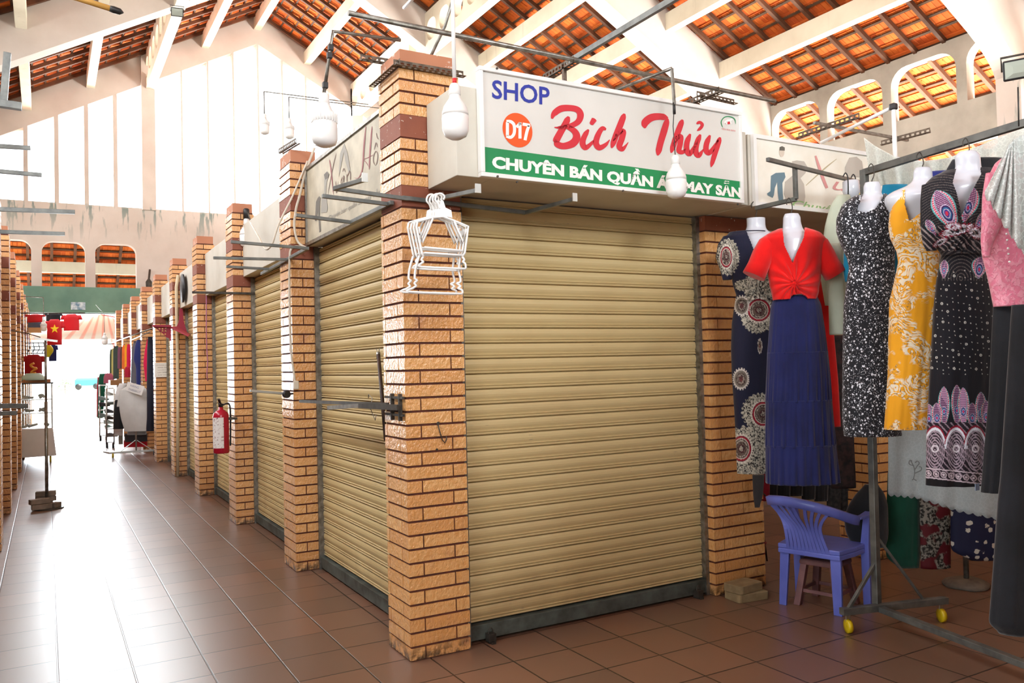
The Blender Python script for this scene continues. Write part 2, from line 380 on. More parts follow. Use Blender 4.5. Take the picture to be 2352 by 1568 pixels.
# portal frames: two sloping legs and the posts under them
def portal(y0, y1):
    f = MB(); d = 0.80; out = [(XR-XE+0.0, rz_(XR-XE)), (XR, ZR), (XR+XE, rz_(XR+XE)), (XR+XE, 0.0), (XR+XE-0.45, 0.0), (XR+XE-0.45, rz_(XR+XE)-1.5)]
    for t in range(6):
        a = t/5.0*1.0; out.append((XR+XE-0.45-0.75*a**1.5, rz_(XR+XE-0.45)-1.35+0.75*a*0.9+0.0))
    out += [(XR, ZR-d-0.1)]
    L = [(2*XR-x, z) for x, z in reversed(out[3:-1])]
    v, fc = plate(out+L, [], y1-y0, lambda u, v_, w_: (u, y0+w_, v_)); f.add(v, fc)
    return f.build('portal_frame', MAT['pink'], ceil)
for a in FR[1:-1]: portal(*a)

# ------------------------------------------------------------------ end walls with gable windows and arches
def gable(y0, y1, name, full):
    zt = lambda x: rz_(x)+0.02
    outer = [(XR-XE, 3.1), (XR+XE, 3.1), (XR+XE, zt(XR+XE)), (XR, zt(XR)), (XR-XE, zt(XR-XE))]
    holes = []
    def win(x0, x1):
        f = lambda x: rz_(x)-0.86
        pts = [(x0, 5.95), (x1, 5.95), (x1, f(x1)), ]
        if x0 < XR < x1: pts.append((XR, f(XR)))
        pts.append((x0, f(x0))); holes.append(pts)
    # three window fields parted by two posts, thin bars between the lights
    x = 0.70
    for i in range(5): win(x-0.59-0.69*i, x-0.69*i)
    x = 1.04; w = (6.62-1.04)/8
    for i in range(8): win(x+w*i+(0.022 if i else 0), x+w*(i+1)-(0.022 if i < 7 else 0))
    x = 6.96
    for i in range(6): win(x+0.69*i, x+0.69*i+0.59)
    for i in range(-3, 9):
        a = -1.67+1.225*i*1.0
        if i in (2, 7): continue
        if a < XR-XE+0.1 or a+1.0 > XR+XE: continue
        holes.append(rrect(a, 3.78, a+0.99, 4.95, (0, 0, 0.25, 0.25)))
    v, f = plate(outer, holes, y1-y0, lambda u, v_, w_: (u, y0+w_, v_)); m = MB(); m.add(v, f)
    m.box((0.70, y0-0.12, 5.9), (1.04, y0+0.01, rz_(1.04)-0.1)); m.box((6.62, y0-0.12, 5.9), (6.96, y0+0.01, rz_(6.96)-0.1))
    return st(name, m, MAT['pink'])
gable(20.2, 20.5, 'wall_far', True)
gable(-13.6, -13.3, 'wall_near', True)
mb = MB(); mb.box((-4.94, 20.12, 3.10), (12.6, 20.55, 3.77)); st('trim_1', mb, MAT['green'])
mb = MB(); mb.box((0.55, 20.2, 0), (1.15, 20.5, 3.1)); mb.box((2.2, 20.2, 0), (12.6, 20.5, 3.1)); mb.box((-4.94, 20.2, 0), (-2.5, 20.5, 3.1)); st('wall_far', mb, MAT['pink'])
mb = MB(); mb.box((-4.94, -13.6, 0), (12.6, -13.3, 3.1)); st('wall_near', mb, MAT['pink'])
# side arcades
def arcade(x0, x1, name):
    zt = rz_(XR+XE)-0.02; holes = []
    for (ya, yb) in zip(FR[1:], FR[:-1]):
        a, b = ya[0]+0.05+0.35, yb[0]-0.02
        w = (b-a-3*0.2)/3.6
        s_ = b
        for i in range(4):
            lo_ = max(s_-1.29, ya[1]+0.02); holes.append(rrect(lo_, 5.93, s_, 6.92, (0, 0, 0.33, 0.33))); s_ -= 1.48
    v, f = plate([(-13.4, 5.2), (20.3, 5.2), (20.3, zt), (-13.4, zt)], holes, x1-x0, lambda u, v_, w_: (x0+w_, u, v_)); m = MB(); m.add(v, f)
    return st(name, m, MAT['greyconc'])
arcade(12.50, 12.72, 'wall_right'); arcade(-5.06, -4.84, 'wall_left')
mb = MB(); mb.box((-5.02, -13.4, 0), (-4.90, -6.4, 3.3)); mb.box((-5.02, -1.2, 0), (-4.90, 20.3, 3.3)); st('wall_left', mb, MAT['pink'])
# lean-to roofs outside the arcades and the far wall
def leanto(name, o, ex, ey, L, z0=6.98, run=4.0, ):
    """o: start corner, ex: outward direction, ey: direction along the wall"""
    o = Vector(o); ex = Vector(ex); ey = Vector(ey); c = math.hypot(1, 0.54); es = (ex+Vector((0, 0, -0.54)))/c; n = (ex*0.54+Vector((0, 0, 1)))/c
    fr = lambda s_, y, h: o+es*s_+ey*y+n*h
    root = thing(name, None, None, tuple(o)); root['kind'] = 'structure'
    R = run*c
    tile_field(fr, -0.2, R, 0, L).build('roof_tiles', MAT['tile'], root)
    bx = [(3, 2, 1, 0), (4, 5, 6, 7), (0, 1, 5, 4), (1, 2, 6, 5), (2, 3, 7, 6), (3, 0, 4, 7)]
    m = MB()
    for i in range(int(R/0.318)+1): m.add([fr(i*0.318+a, y, h) for y in (0, L) for a, h in ((0, 0), (0.045, 0), (0.045, 0.03), (0, 0.03))], bx)
    m.build('battens', MAT['batten'], root)['kind'] = 'stuff'
    m = MB(); y = 0.2
    while y < L: m.add([fr(a, y+b, h) for a in (-0.2, R) for b, h in ((-0.035, -0.09), (0.035, -0.09), (0.035, 0), (-0.035, 0))], bx); y += 0.56
    m.build('rafters', MAT['wood'], root)['kind'] = 'stuff'
    for s_ in (1.25*c, 2.6*c, 3.95*c):
        m = MB(); m.add([fr(s_, 0, -0.09)+ex*a+Vector((0, 0, h))+ey*y for y in (0, L) for a, h in ((-0.1, -0.3), (0.1, -0.3), (0.1, 0), (-0.1, 0))], bx); m.build('purlin', MAT['concrete'], root)
    m = MB(); m.add([fr(a, y, h) for y in (0, L) for a, h in ((-0.3, 0.075), (R+.1, 0.075), (R+.1, 0.1), (-0.3, 0.1))], bx); m.build('roof_skin', MAT['tile'], root)
    # posts carrying the outer edge
    y = 1.0
    while y < L:
        q = fr(3.95*c, 0, -0.09)+ey*y; m = MB(); m.box((q.x-0.12, q.y-0.12, -0.06), (q.x+0.12, q.y+0.12, q.z-0.29)); m.build('post', MAT['concrete'], root); y += 5.6
leanto('ceiling_lean_to', (12.72, -13.4, 6.98), (1, 0, 0), (0, 1, 0), 34)
leanto('ceiling_lean_to', (-5.06, -13.4, 6.98), (-1, 0, 0), (0, 1, 0), 34)
leanto('ceiling_lean_to', (-5.0, 20.5, 5.35), (0, 1, 0), (1, 0, 0), 18, run=3.0)

# ------------------------------------------------------------------ brick-clad stall pillars
ROWS = [(0.006+0.0704*i, 0.006+0.0704*(i+1)) for i in range(33)] + [(2.438+0.0635*i, 2.438+0.0635*(i+1)) for i in range(4)] + [(2.807+0.0625*i, 2.807+0.0625*(i+1)) for i in range(4)]
def pillar_mesh(w, d, back=False, zt=3.06):
    """local origin at the front-left bottom corner; front faces -Y, left face -X"""
    m = MB(); t = 0.008
    m.box((t, t, 0), (w-t, d-t, zt), 1)
    def face(fn, L, ph):
        for i, (a, b) in enumerate(ROWS):
            if b > zt+0.02: continue
            j = (i+ph) % 2; cuts = [0, 0.085, L] if j == 0 else [0, 0.262, L]
            cuts = [c for c in cuts if c < L-0.02]+[L]
            for k in range(len(cuts)-1):
                u0 = cuts[k]+(0.004 if k else 0); u1 = cuts[k+1]-(0.004 if k < len(cuts)-2 else 0)
                fn(u0, u1, a, b-0.012)
    face(lambda u0, u1, a, b: m.box((u0, 0, a), (u1, t+0.001, b), 0), w, 0)
    face(lambda u0, u1, a, b: m.box((0, u0 if u0 else t+0.0012, a), (t+0.001, u1, b), 0), d, 1)
    face(lambda u0, u1, a, b: m.box((w-t-0.001, u0 if u0 else t+0.0012, a), (w, u1, b), 0), d, 1)
    if back: face(lambda u0, u1, a, b: m.box((u0+t, d-t, a), (u1-t, d, b), 0), w, 0)
    m.box((0.003, 0.003, 2.329), (w-0.003, d-0.003, min(2.438, zt)), 2)
    if zt > 2.9:
        m.box((0.003, 0.003, 2.690), (w-0.003, d-0.003, 2.807), 2); m.box((0.012, 0.012, zt), (w-0.012, d-0.012, 3.15), 3)
    return m
capm = NT('flaking_terracotta_cap_paint'); cp_ = capm.coord(); capm.set(color=capm.mix(capm.mapr(capm.noise(cp_, 14, 5), 0.60, 0.63), capm.mix(capm.noise(cp_, 4, 3), sr(196, 138, 104), sr(176, 112, 82)), sr(216, 208, 198)), rough=0.7); PM = [MAT['brick'], MAT['mortar'], MAT['band'], capm.m]
def pillar(w, d, loc, label, group=None, back=False, mesh=None, zt=3.06):
    if mesh is None: o = pillar_mesh(w, d, back, zt).build('brick_pillar', PM)
    else: o = bpy.data.objects.new('brick_pillar', mesh); COL.objects.link(o)
    o.location = loc; return tag(o, label, 'pillar', group)
P1 = pillar(0.34, 0.30, (0, 0, 0), 'nearest brick-clad corner pillar left of the big khaki shutter, hangers in front of it')
ords = ['second', 'third', 'fourth', 'fifth', 'sixth', 'seventh', 'eighth', 'ninth', 'tenth']
extra = ['between the two nearest side shutters', 'behind the red fire extinguisher', 'with a red fire extinguisher before it', 'carrying a white conduit and a red bracket', 'with the white paper notice', 'just past the notice pillar', 'beside the racks of far clothes', 'near the green beam', 'last before the bright aisle end']
side0 = None
for i in range(9):
    lb = '%s brick pillar from the camera along the right of the aisle, %s' % (ords[i], extra[i])
    o = pillar(0.21, 0.34, (0, 2.2*(i+1)-0.01, 0), lb, 'brick pillars along the right of the aisle', mesh=side0)
    if side0 is None: side0 = o.data
PRt = pillar(0.44, 0.30, (2.075, 0, 0), 'brick pillar between the big khaki shutter and the hanging dresses', zt=2.42)
l0 = None
for i in range(1, 10):
    lb = '%s brick pillar at the far left side of the aisle' % (['nearest', 'second nearest', 'third nearest', 'fourth nearest', 'fifth nearest', 'sixth nearest', 'seventh nearest', 'eighth nearest', 'ninth nearest'][i-1])
    o = pillar(0.24, 0.34, (-2.18, 2.2*(i+1), 0), lb, 'brick pillars along the left of the aisle', mesh=l0)
    if l0 is None: l0 = o.data
pillar(0.30, 0.30, (3.645, 0.02, 0), 'dim brick pillar inside the dress shop behind the steel rack post', back=True, zt=2.42)

# ------------------------------------------------------------------ roller shutters
def slat_profile():
    return [(0.000, -0.010), (0.0045, -0.010), (0.0055, 0.007), (0.010, 0.010), (0.0145, 0.007), (0.0165, 0.001), (0.0185, 0.001), (0.0205, 0.007), (0.025, 0.009), (0.029, 0.003), (0.032, 0.004), (0.044, 0.009), (0.056, 0.011), (0.070, 0.009), (0.0825, 0.004), (0.0835, -0.009)]
def curtain(fr, L, z0, z1):
    m = MB(); pts = []; z = z0
    while z < z1:
        pts += [(z+a, b) for a, b in slat_profile()]; z += 0.0842
    pts = [p for p in pts if p[0] <= z1]
    m.loft([[fr(0, p[1], p[0]), fr(L, p[1], p[0])] for p in pts], closed_ring=False, cap=False, sm=False)
    return m
def shutter(fr, L, label, z1=2.415, group='khaki roller shutters', lock=True):
    """fr(u along, w outward, z)"""
    root = thing('roller_shutter', label, 'shutter', tuple(fr(L/2, 0, 0)), group)
    curtain(fr, L, 0.10, z1).build('slat_curtain', MAT['shutter'], root)
    def bx(u0, u1, w0, w1, za, zb, name, mt, parent=root, bevel=0.0):
        m = MB(); v = [fr(u, w, z) for z in (za, zb) for u, w in ((u0, w0), (u1, w0), (u1, w1), (u0, w1))]
        m.add(v, [(0, 3, 2, 1), (4, 5, 6, 7), (0, 1, 5, 4), (1, 2, 6, 5), (2, 3, 7, 6), (3, 0, 4, 7)]); return m.build(name, mt, parent, bevel=bevel)
    bx(-0.005, L+0.005, -0.02, 0.035, 0.015, 0.095, 'bottom_rail', MAT['rail'], bevel=0.003)
    bx(-0.02, 0.012, -0.03, 0.045, 0.0, z1, 'guide_rail', MAT['galv']); bx(L-0.012, L+0.02, -0.03, 0.045, 0.0, z1, 'guide_rail', MAT['galv'])
    bx(-0.02, L+0.02, -0.06, -0.03, 0.0, z1, 'backing_panel', MAT['dsteel'])
    if lock:
        for u in ((0.12, L-0.10) if lock == 2 else (0.12,)):
            bx(u-0.012, u+0.012, 0.03, 0.10, 0.0, 0.012, 'floor_staple', MAT['dsteel'])
            pd = thing('padlock', 'small padlock at the foot of a khaki roller shutter' if 0 else None, None) if 0 else None
            m = MB(); c = Vector(fr(u, 0.065, 0.03)); m.box(c-Vector((0.022, 0.022, 0.022)), c+Vector((0.022, 0.022, 0.022)))
            m.tube([c+Vector((0.014*math.cos(t), 0, 0.02+0.03*math.sin(t))) for t in np.linspace(0, PI, 8)], 0.004, 6)
            m.build('lock', MAT['dsteel'], root, bevel=0.004)
    return root
shutter(lambda u, w, z: Vector((0.36+u, 0.10-w, z)), 1.70, 'wide khaki roller shutter facing the camera under the shop sign', lock=2, z1=2.42)
sl = ['first side shutter beside the nearest pillar, khaki slats along the aisle', 'second khaki side shutter along the aisle behind the second pillar', 'third khaki side shutter along the aisle, next to the fire extinguisher', 'fourth narrow strip of khaki side shutter along the aisle', 'fifth side shutter along the aisle, a thin sliver past the fourth pillar']
for i in range(5):
    y0 = 0.30 if i == 0 else 2.2*i+0.34
    shutter(lambda u, w, z, y0=y0: Vector((0.215-w, y0+u, z)), 2.2*(i+1)-0.02-y0, sl[i])
# shutters of the left-hand stalls
for i in range(1, 6):
    shutter(lambda u, w, z, i=i: Vector((-2.15+w, 2.2*i+0.34+u, z)), 1.84, 'khaki shutter of the left-hand stalls, bay %s from the camera' % ['two', 'three', 'four', 'five', 'six'][i-1], lock=0)
# stall partitions and backs
mb = MB(); mb.box((0.30, 2.24, 0), (2.2, 2.34, 2.9)); mb.box((2.20, 0.25, 0), (2.30, 2.3, 2.9)); mb.box((2.3, 4.5, 0), (2.4, 20.0, 2.9))
for i in range(2, 10): mb.box((0.25, 2.2*i+0.1, 0), (2.35, 2.2*i+0.2, 2.9))
st('wall_stall', mb, MAT['white'])
mb = MB(); mb.box((-4.7, 2.0, 0), (-4.6, 20, 2.9))
for i in range(1, 10): mb.box((-4.6, 2.2*i+0.1, 0), (-2.2, 2.2*i+0.2, 2.9))
st('wall_stall', mb, MAT['white'])
mb = MB(); mb.box((-12.0, -13.2, 0), (-11.9, -13.1, 0.1)) if 0 else None
mb.box((-4.8, -13.0, 0), (-2.2, -6.4, 2.95)); mb.box((-4.8, -1.2, 0), (-2.35, 2.0, 2.95)); mb.box((-0.9, -13.0, 0), (9.0, -4.9, 3.1)); mb.box((5.2, -4.2, 0), (9.2, 19.5, 2.95)); mb.box((2.4, 3.4, 0), (4.6, 4.4, 2.9))
st('wall_stall', mb, MAT['dimstall'])
# fascia boxes over the shutters
def fascia(a, b, label):
    m = MB(); m.box(a, b); o = m.build('fascia_box', MAT['white'], bevel=0.004); return tag(o, label, 'sign box')
F1 = fascia((0.345, -0.35, 2.425), (2.10, 0.16, 2.87), 'white sheet fascia box behind the big shop sign')
F2 = fascia((2.115, -0.35, 2.425), (4.40, 0.32, 2.86), 'white fascia box carrying the pale poster right of the big shop sign')
mb = MB(); mb.box((0.15, -0.35, 2.425), (0.344, -0.004, 2.87)); mb.build('box_end', MAT['white'], F1, bevel=0.003)
F3 = fascia((0.13, 0.31, 2.42), (0.34, 2.18, 3.0), 'fascia box carrying the faded sign between the two nearest pillars')
nm = ['white cloth-covered', 'plain white', 'white round-vented', 'small white']
for i in range(1, 9):
    fascia((0.10, 2.2*i+0.34, 2.42), (0.34, 2.2*(i+1)-0.02, 2.93), '%s fascia box over the shutter past the %s pillar of the aisle' % (nm[(i-1) % 4], ords[i-1]))
for i in range(1, 9):
    fascia((-2.3, 2.2*i+0.34, 2.42), (-2.06, 2.2*(i+1)-0.02, 2.9), 'white fascia box over the left-hand stalls, %s from the camera' % ords[i-1])

# ------------------------------------------------------------------ signs and lettering
def flat(name, rgb, rough=0.55, b=None, **k): return M(name, rgb, b or rgb, 3, rough, **k)
C_red = flat('sign_red', (204, 34, 50)); C_blue = flat('sign_blue', (30, 46, 156)); C_or = flat('sign_orange', (244, 84, 4)); C_grn = flat('sign_green', (4, 140, 78), b=(8, 132, 74))
C_wht = flat('sign_white', (246, 244, 238)); C_face = M('banner_white', (218, 217, 212), (208, 206, 200), 1.5, 0.4)
def catmull(P, n=6):
    P = [Vector((*p, 0)) if len(p) == 2 else Vector(p) for p in P]; out = []
    for i in range(len(P)-1):
        a = P[max(i-1, 0)]; b = P[i]; c = P[i+1]; d = P[min(i+2, len(P)-1)]
        for k in range(n):
            t = k/n; out.append(0.5*((2*b)+(c-a)*t+(2*a-5*b+4*c-d)*t*t+(3*b-a-3*c+d)*t**3))
    out.append(P[-1]); return out
def brush(mb, pts, w, to, org, sc, mi=0, taper=True, slant=0.0, lift=0.0):
    """brush stroke: pts in crop coordinates, to(x, y, lift) -> world, w stroke width in crop pixels"""
    q = catmull(pts); N = len(q); L = []; Rr = []
    for i in range(N):
        d = (q[min(i+1, N-1)]-q[max(i-1, 0)]); d.z = 0; d.normalize(); nrm = Vector((-d.y, d.x, 0)); t = i/(N-1)
        ww = (w if not isinstance(w, (list, tuple)) else np.interp(t, np.linspace(0, 1, len(w)), w))/2
        if taper: ww *= min(1.0, 0.35+5*t)*min(1.0, 0.25+5*(1-t))
        a = q[i]+nrm*ww; b = q[i]-nrm*ww; L.append(to(org[0]+a.x/sc, org[1]+a.y/sc, lift)); Rr.append(to(org[0]+b.x/sc, org[1]+b.y/sc, lift))
    o = len(mb.v); mb.add(L+Rr, [(i, i+1, N+i+1, N+i) for i in range(N-1)], mi)
# the big shop sign
YS = -0.385
sg = thing('shop_sign', 'big white shop sign with red script name, orange D17 disc and green band', 'sign', tuple(gy(1404, 310, -0.37)))
cn = {k: gy(x, y, YS) for k, (x, y) in dict(tl=(1100, 148), tr=(1703, 260), br=(1707, 469), bl=(1104, 402)).items()}
x0 = (cn['tl'].x+cn['bl'].x)/2; x1 = (cn['tr'].x+cn['br'].x)/2; z1 = (cn['tl'].z+cn['tr'].z)/2; z0 = (cn['bl'].z+cn['br'].z)/2
mb = MB(); mb.box((x0+0.01, -0.378, z0+0.01), (x1-0.01, -0.352, z1-0.01)); mb.build('banner', C_face, sg)
mb = MB(); f = 0.022
for a, b in (((x0, z0), (x1, z0+f)), ((x0, z1-f), (x1, z1)), ((x0, z0+f), (x0+f, z1-f)), ((x1-f, z0+f), (x1, z1-f))): mb.box((a[0], -0.392, a[1]), (b[0], -0.352, b[1]))
mb.build('frame', MAT['alu'] if 0 else MAT['whitepl'], sg, bevel=0.003)
YF = -0.379
to = lambda x, y, l=0.0: gy(x, y, YF-l)
def quadfill(mb, pts, to, mi=0, l=0.0):
    mb.add([to(x, y, l) for x, y in pts], [tuple(range(len(pts)))], mi)
mb = MB(); zt_l = gy(1111, 336.8, YF).z; zt_r = gy(1704, 417, YF).z
mb.add([Vector((x0+f, YF, z0+f)), Vector((x1-f, YF, z0+f)), Vector((x1-f, YF, zt_r)), Vector((x0+f, YF, zt_l))], [(0, 1, 2, 3)]); mb.build('green_band', C_grn, sg)
O = (1050, 130); K = 3.36
P_ = lambda x, y, l=0.001: to(O[0]+x/K, O[1]+y/K, l)
mb = MB(); text_on(mb, 'CHUYÊN BÁN QUẦN ÁO MAY SẴN', (P_(270, 876), P_(2192, 1104), P_(270, 716)), bold=0.05); mb.build('lettering', C_wht, sg)
mb = MB(); text_on(mb, 'SHOP', (P_(270, 322), P_(714, 378), P_(270, 176)), bold=0.018); mb.build('lettering', C_blue, sg)
cD = P_(467, 567); rD = (P_(583, 605).x-P_(352, 550).x)/2
mb = MB(); mb.add([Vector((cD.x+rD*math.cos(t), YF-0.001, cD.z+rD*math.sin(t))) for t in np.linspace(0, 2*PI, 40, endpoint=False)], [tuple(range(40))]); mb.build('orange_disc', C_or, sg)
for st_d in (([(388, 505), (388, 612)],), ([(380, 500), (415, 502), (440, 530), (440, 590), (415, 622), (380, 612)],), ([(458, 545), (488, 512)], [(485, 508), (485, 632)]), ([(505, 520), (562, 530)], [(556, 528), (538, 580), (524, 645)])):
    mb = MB()
    for p_ in st_d: brush(mb, p_, 24, to, O, K, lift=0.0025, taper=False)
    mb.build('numeral_stroke', C_wht, sg)
mb = MB(); B = lambda pts, w: brush(mb, pts, [a*1.38 for a in w], to, O, K, lift=0.0012)
B([(732, 478), (748, 440), (800, 402), (870, 396), (930, 410), (952, 450), (935, 500), (880, 532), (800, 548), (750, 545)], [30, 34, 38, 34, 34, 38, 34, 28, 22, 16])
B([(862, 462), (835, 520), (800, 580), (768, 640), (762, 665)], [34, 36, 38, 40, 30])
B([(770, 545), (840, 540), (905, 575), (922, 625), (890, 670), (820, 690), (768, 672), (757, 640)], [14, 22, 34, 44, 44, 36, 34, 24])
B([(1015, 562), (985, 610), (968, 665), (990, 702), (1030, 675), (1058, 640)], [26, 30, 34, 30, 20, 14]); B([(1062, 478), (1032, 525)], [34, 22])
B([(1150, 562), (1118, 556), (1085, 610), (1072, 668), (1098, 702), (1145, 680), (1178, 640)], [26, 26, 32, 34, 32, 22, 14])
B([(1292, 440), (1262, 520), (1225, 610), (1192, 705)], [30, 36, 34, 30]); B([(1205, 650), (1245, 590), (1280, 578), (1272, 630), (1252, 690), (1278, 712), (1322, 660)], [14, 24, 34, 34, 34, 26, 12])
B([(1450, 552), (1452, 508), (1500, 470), (1570, 462), (1628, 476)], [22, 44, 42, 36, 34]); B([(1625, 478), (1598, 570), (1568, 670), (1548, 762)], [30, 38, 36, 34])
B([(1740, 486), (1712, 560), (1680, 650), (1652, 742)], [28, 34, 32, 28]); B([(1665, 690), (1695, 630), (1725, 618), (1722, 670), (1712, 725), (1745, 735), (1772, 690)], [12, 22, 30, 30, 30, 22, 12])
B([(1800, 596), (1775, 660), (1772, 720), (1795, 748), (1830, 700), (1862, 640)], [28, 30, 32, 30, 20, 14]); B([(1878, 600), (1850, 670), (1842, 735), (1866, 762), (1902, 712)], [28, 30, 32, 28, 12])
B([(1848, 518), (1872, 506), (1892, 524), (1880, 550), (1852, 572)], [16, 16, 18, 18, 14])
B([(1952, 606), (1926, 670), (1922, 722), (1946, 742), (1985, 695), (2018, 640)], [28, 30, 32, 28, 20, 16]); B([(2030, 622), (2005, 700), (1980, 780), (1960, 852)], [28, 30, 28, 18])
mb.build('script_lettering', C_red, sg)
mb = MB(); cL = P_(2092, 505); 
mb.add([Vector((cL.x+0.0145*1.25*math.cos(t), YF-0.001, cL.z+0.0125*math.sin(t))) for t in np.linspace(0, 2*PI, 24, endpoint=False)], [tuple(range(24))]); mb.build('emblem', C_red, sg)
mb = MB(); brush(mb, [(2050, 545), (2038, 505), (2060, 470), (2100, 462), (2140, 480), (2150, 520)], 7, to, O, K, lift=0.0012); mb.build('emblem', C_grn, sg)
mb = MB(); brush(mb, [(2062, 512), (2085, 495), (2110, 490), (2125, 478)], 16, to, O, K, lift=0.002); brush(mb, [(2082, 500), (2080, 525)], 9, to, O, K, lift=0.002); brush(mb, [(2108, 495), (2114, 522)], 9, to, O, K, lift=0.002); mb.build('emblem', C_wht, sg)
mb = MB(); text_on(mb, 'YẾN ĐẠI BÀN', (P_(2040, 566), P_(2148, 582), P_(2040, 544)), bold=0.01); mb.build('lettering', flat('faded_pink', (226, 150, 150)), sg)
mb = MB()
for x, y in ((310, 925), (460, 968), (1278, 1036), (2163, 1140), (305, 92)):
    c = P_(x, y, 0.012); mb.lathe([(0.006, 0), (0.006, 0.006)], c, 8, axis=(0, -1, 0))
mb.build('screws', MAT['dsteel'], sg)
# pale poster sign right of it
pw = thing('poster_sign', 'pale faded poster sign with jeans figure and pink script, right of the big shop sign', 'sign', tuple(gy(1860, 400, -0.36)))
mb = MB(); mb.box((2.155, -0.366, 2.43), (4.2, -0.352, 2.85)); mb.build('poster', flat('poster_cream', (244, 242, 232), b=(230, 225, 210)), pw)
mb = MB()
for a, b in (((2.135, 2.42), (4.22, 2.445)), ((2.135, 2.835), (4.22, 2.86)), ((2.135, 2.445), (2.16, 2.835))): mb.box((a[0], -0.378, a[1]), (b[0], -0.352, b[1]))
mb.build('frame', MAT['whitepl'], pw)
O2 = (1700, 240); K2 = 3.607; to2 = lambda x, y, l=0.0: gy(x, y, -0.3665-l); Q_ = lambda x, y, l=0.001: to2(O2[0]+x/K2, O2[1]+y/K2, l)
def fill(name, pts, m, parent, F, l=0.001):
    v, fc = plate([(p[0], p[1]) for p in pts], [], 0.0006, lambda u, v_, w_: F(u, v_, l+w_)); mb = MB(); mb.add(v, fc); return mb.build(name, m, parent)
J = flat('print_denim', (104, 132, 146)); G1 = flat('print_grey', (188, 182, 172)); G2 = flat('print_pink', (214, 150, 148)); G3 = flat('print_green', (140, 180, 120)); G4 = flat('print_dark', (96, 92, 84)); G5 = flat('print_olive', (186, 174, 142))
fill('jeans_print', [(256, 590), (295, 566), (368, 562), (376, 600), (350, 650), (354, 740), (364, 858), (330, 862), (312, 730), (308, 640), (288, 690), (280, 750), (270, 772), (228, 750), (224, 736), (252, 716)], J, pw, Q_)
fill('head_print', [(345+22*math.cos(t), 392+42*math.sin(t)) for t in np.linspace(0, 2*PI, 16, endpoint=False)], flat('print_skin', (212, 200, 184)), pw, Q_)
fill('cap_print', [(326, 380), (328, 352), (348, 344), (370, 356), (370, 382)], G4, pw, Q_, 0.0015)
fill('person_print', [(430, 470), (470, 462), (530, 470), (560, 520), (540, 570), (500, 610), (530, 660), (540, 760), (530, 830), (400, 820), (362, 740), (372, 640), (420, 600), (450, 570)], G1, pw, Q_)
fill('shirt_print', [(868, 520), (905, 440), (965, 432), (1010, 470), (1024, 560), (1024, 640), (990, 600), (900, 600), (870, 560)], G1, pw, Q_)
mb = MB(); brush(mb, [(625, 424), (655, 520), (690, 620), (720, 692)], [14, 24, 26, 22], to2, O2, K2, lift=0.002, taper=False); mb.build('script_lettering', G2, pw)
mb = MB(); brush(mb, [(800, 450), (700, 530), (545, 670)], [4, 12, 5], to2, O2, K2, lift=0.002, taper=False); mb.build('script_lettering', G5, pw)
mb = MB(); text_on(mb, 'uân Hồ', (Q_(765, 705, .002), Q_(1560, 830, .002), Q_(775, 560, .002)), bold=0.0, shear=0.3); mb.build('lettering', G2, pw)
mb = MB(); text_on(mb, 'Chuyên bán quần áo', (Q_(428, 868, .002), Q_(1420, 1000, .002), Q_(440, 770, .002)), bold=0.01, shear=0.25); mb.build('lettering', G3, pw)
# weathered sign between the two nearest pillars (faces the aisle)
XS = 0.118
xs = thing('faded_sign', 'weathered sign with dark pink script between the two nearest brick pillars', 'sign', (XS, 1.2, 2.7))
mb = MB(); mb.box((XS, 0.32, 2.44), (0.13, 2.17, 3.0)); mb.build('poster', M('weathered_cream', (206, 198, 176), (176, 168, 148), 5, 0.5), xs)
mb = MB()
for a, b in (((0.31, 2.42), (2.18, 2.445)), ((0.31, 2.985), (2.18, 3.01)), ((2.16, 2.44), (2.18, 3.0))): mb.box((XS-0.012, a[0], a[1]), (0.13, b[0], b[1]))
mb.build('frame', MAT['galv'], xs)
O3 = (690, 300); K3 = 6.029; to3 = lambda x, y, l=0.0: gx(x, y, XS-0.0005-l); R_ = lambda x, y, l=0.001: to3(O3[0]+x/K3, O3[1]+y/K3, l)
Dk = flat('print_charcoal', (104, 100, 92)); Lg = flat('print_wash_grey', (158, 154, 144)); Mr = flat('print_maroon', (150, 82, 84)); Br = flat('print_brown', (120, 92, 82))
fill('jeans_print', [(215, 985), (240, 930), (262, 905), (278, 930), (270, 1010), (268, 1180), (284, 1390), (262, 1405), (240, 1100), (225, 1250), (200, 1250)], Dk, xs, R_)
fill('person_print', [(330, 600), (370, 560), (398, 600), (380, 660), (362, 720), (352, 880), (378, 1060), (365, 1130), (285, 1140), (290, 960), (330, 850)], Lg, xs, R_)
fill('hair_print', [(325, 610), (368, 565), (398, 600), (385, 650), (345, 680)], Dk, xs, R_, 0.0015)
fill('shirt_print', [(530, 640), (548, 320), (605, 175), (650, 300), (690, 540), (665, 570), (620, 420), (600, 300), (560, 500)], Lg, xs, R_)
mb = MB(); Bt = lambda pts, w: brush(mb, pts, w, to3, O3, K3, lift=0.002)
Bt([(400, 400), (425, 560), (455, 885)], [10, 16, 10]); mb.build('script_letter', Mr, xs); mb = MB(); Bt([(905, -60), (880, 200), (868, 400), (850, 560), (800, 655), (745, 650)], [16, 20, 18, 14, 10, 8]); Bt([(990, -60), (965, 250), (950, 540)], [16, 20, 16]); Bt([(1010, 330), (940, 370), (875, 400), (910, 440), (945, 500)], [6, 8, 8, 8, 6])
mb.build('script_letter', Mr, xs)
mb = MB(); Bt([(495, 310), (450, 500), (375, 900)], [5, 9, 5]); Bt([(1035, 480), (1010, 430), (1012, 350), (1042, 285), (1068, 330), (1060, 430), (1035, 488)], 9); Bt([(1020, 265), (1045, 165), (1065, 230)], 9); Bt([(1050, 30), (1060, 90), (1080, 120)], 9)
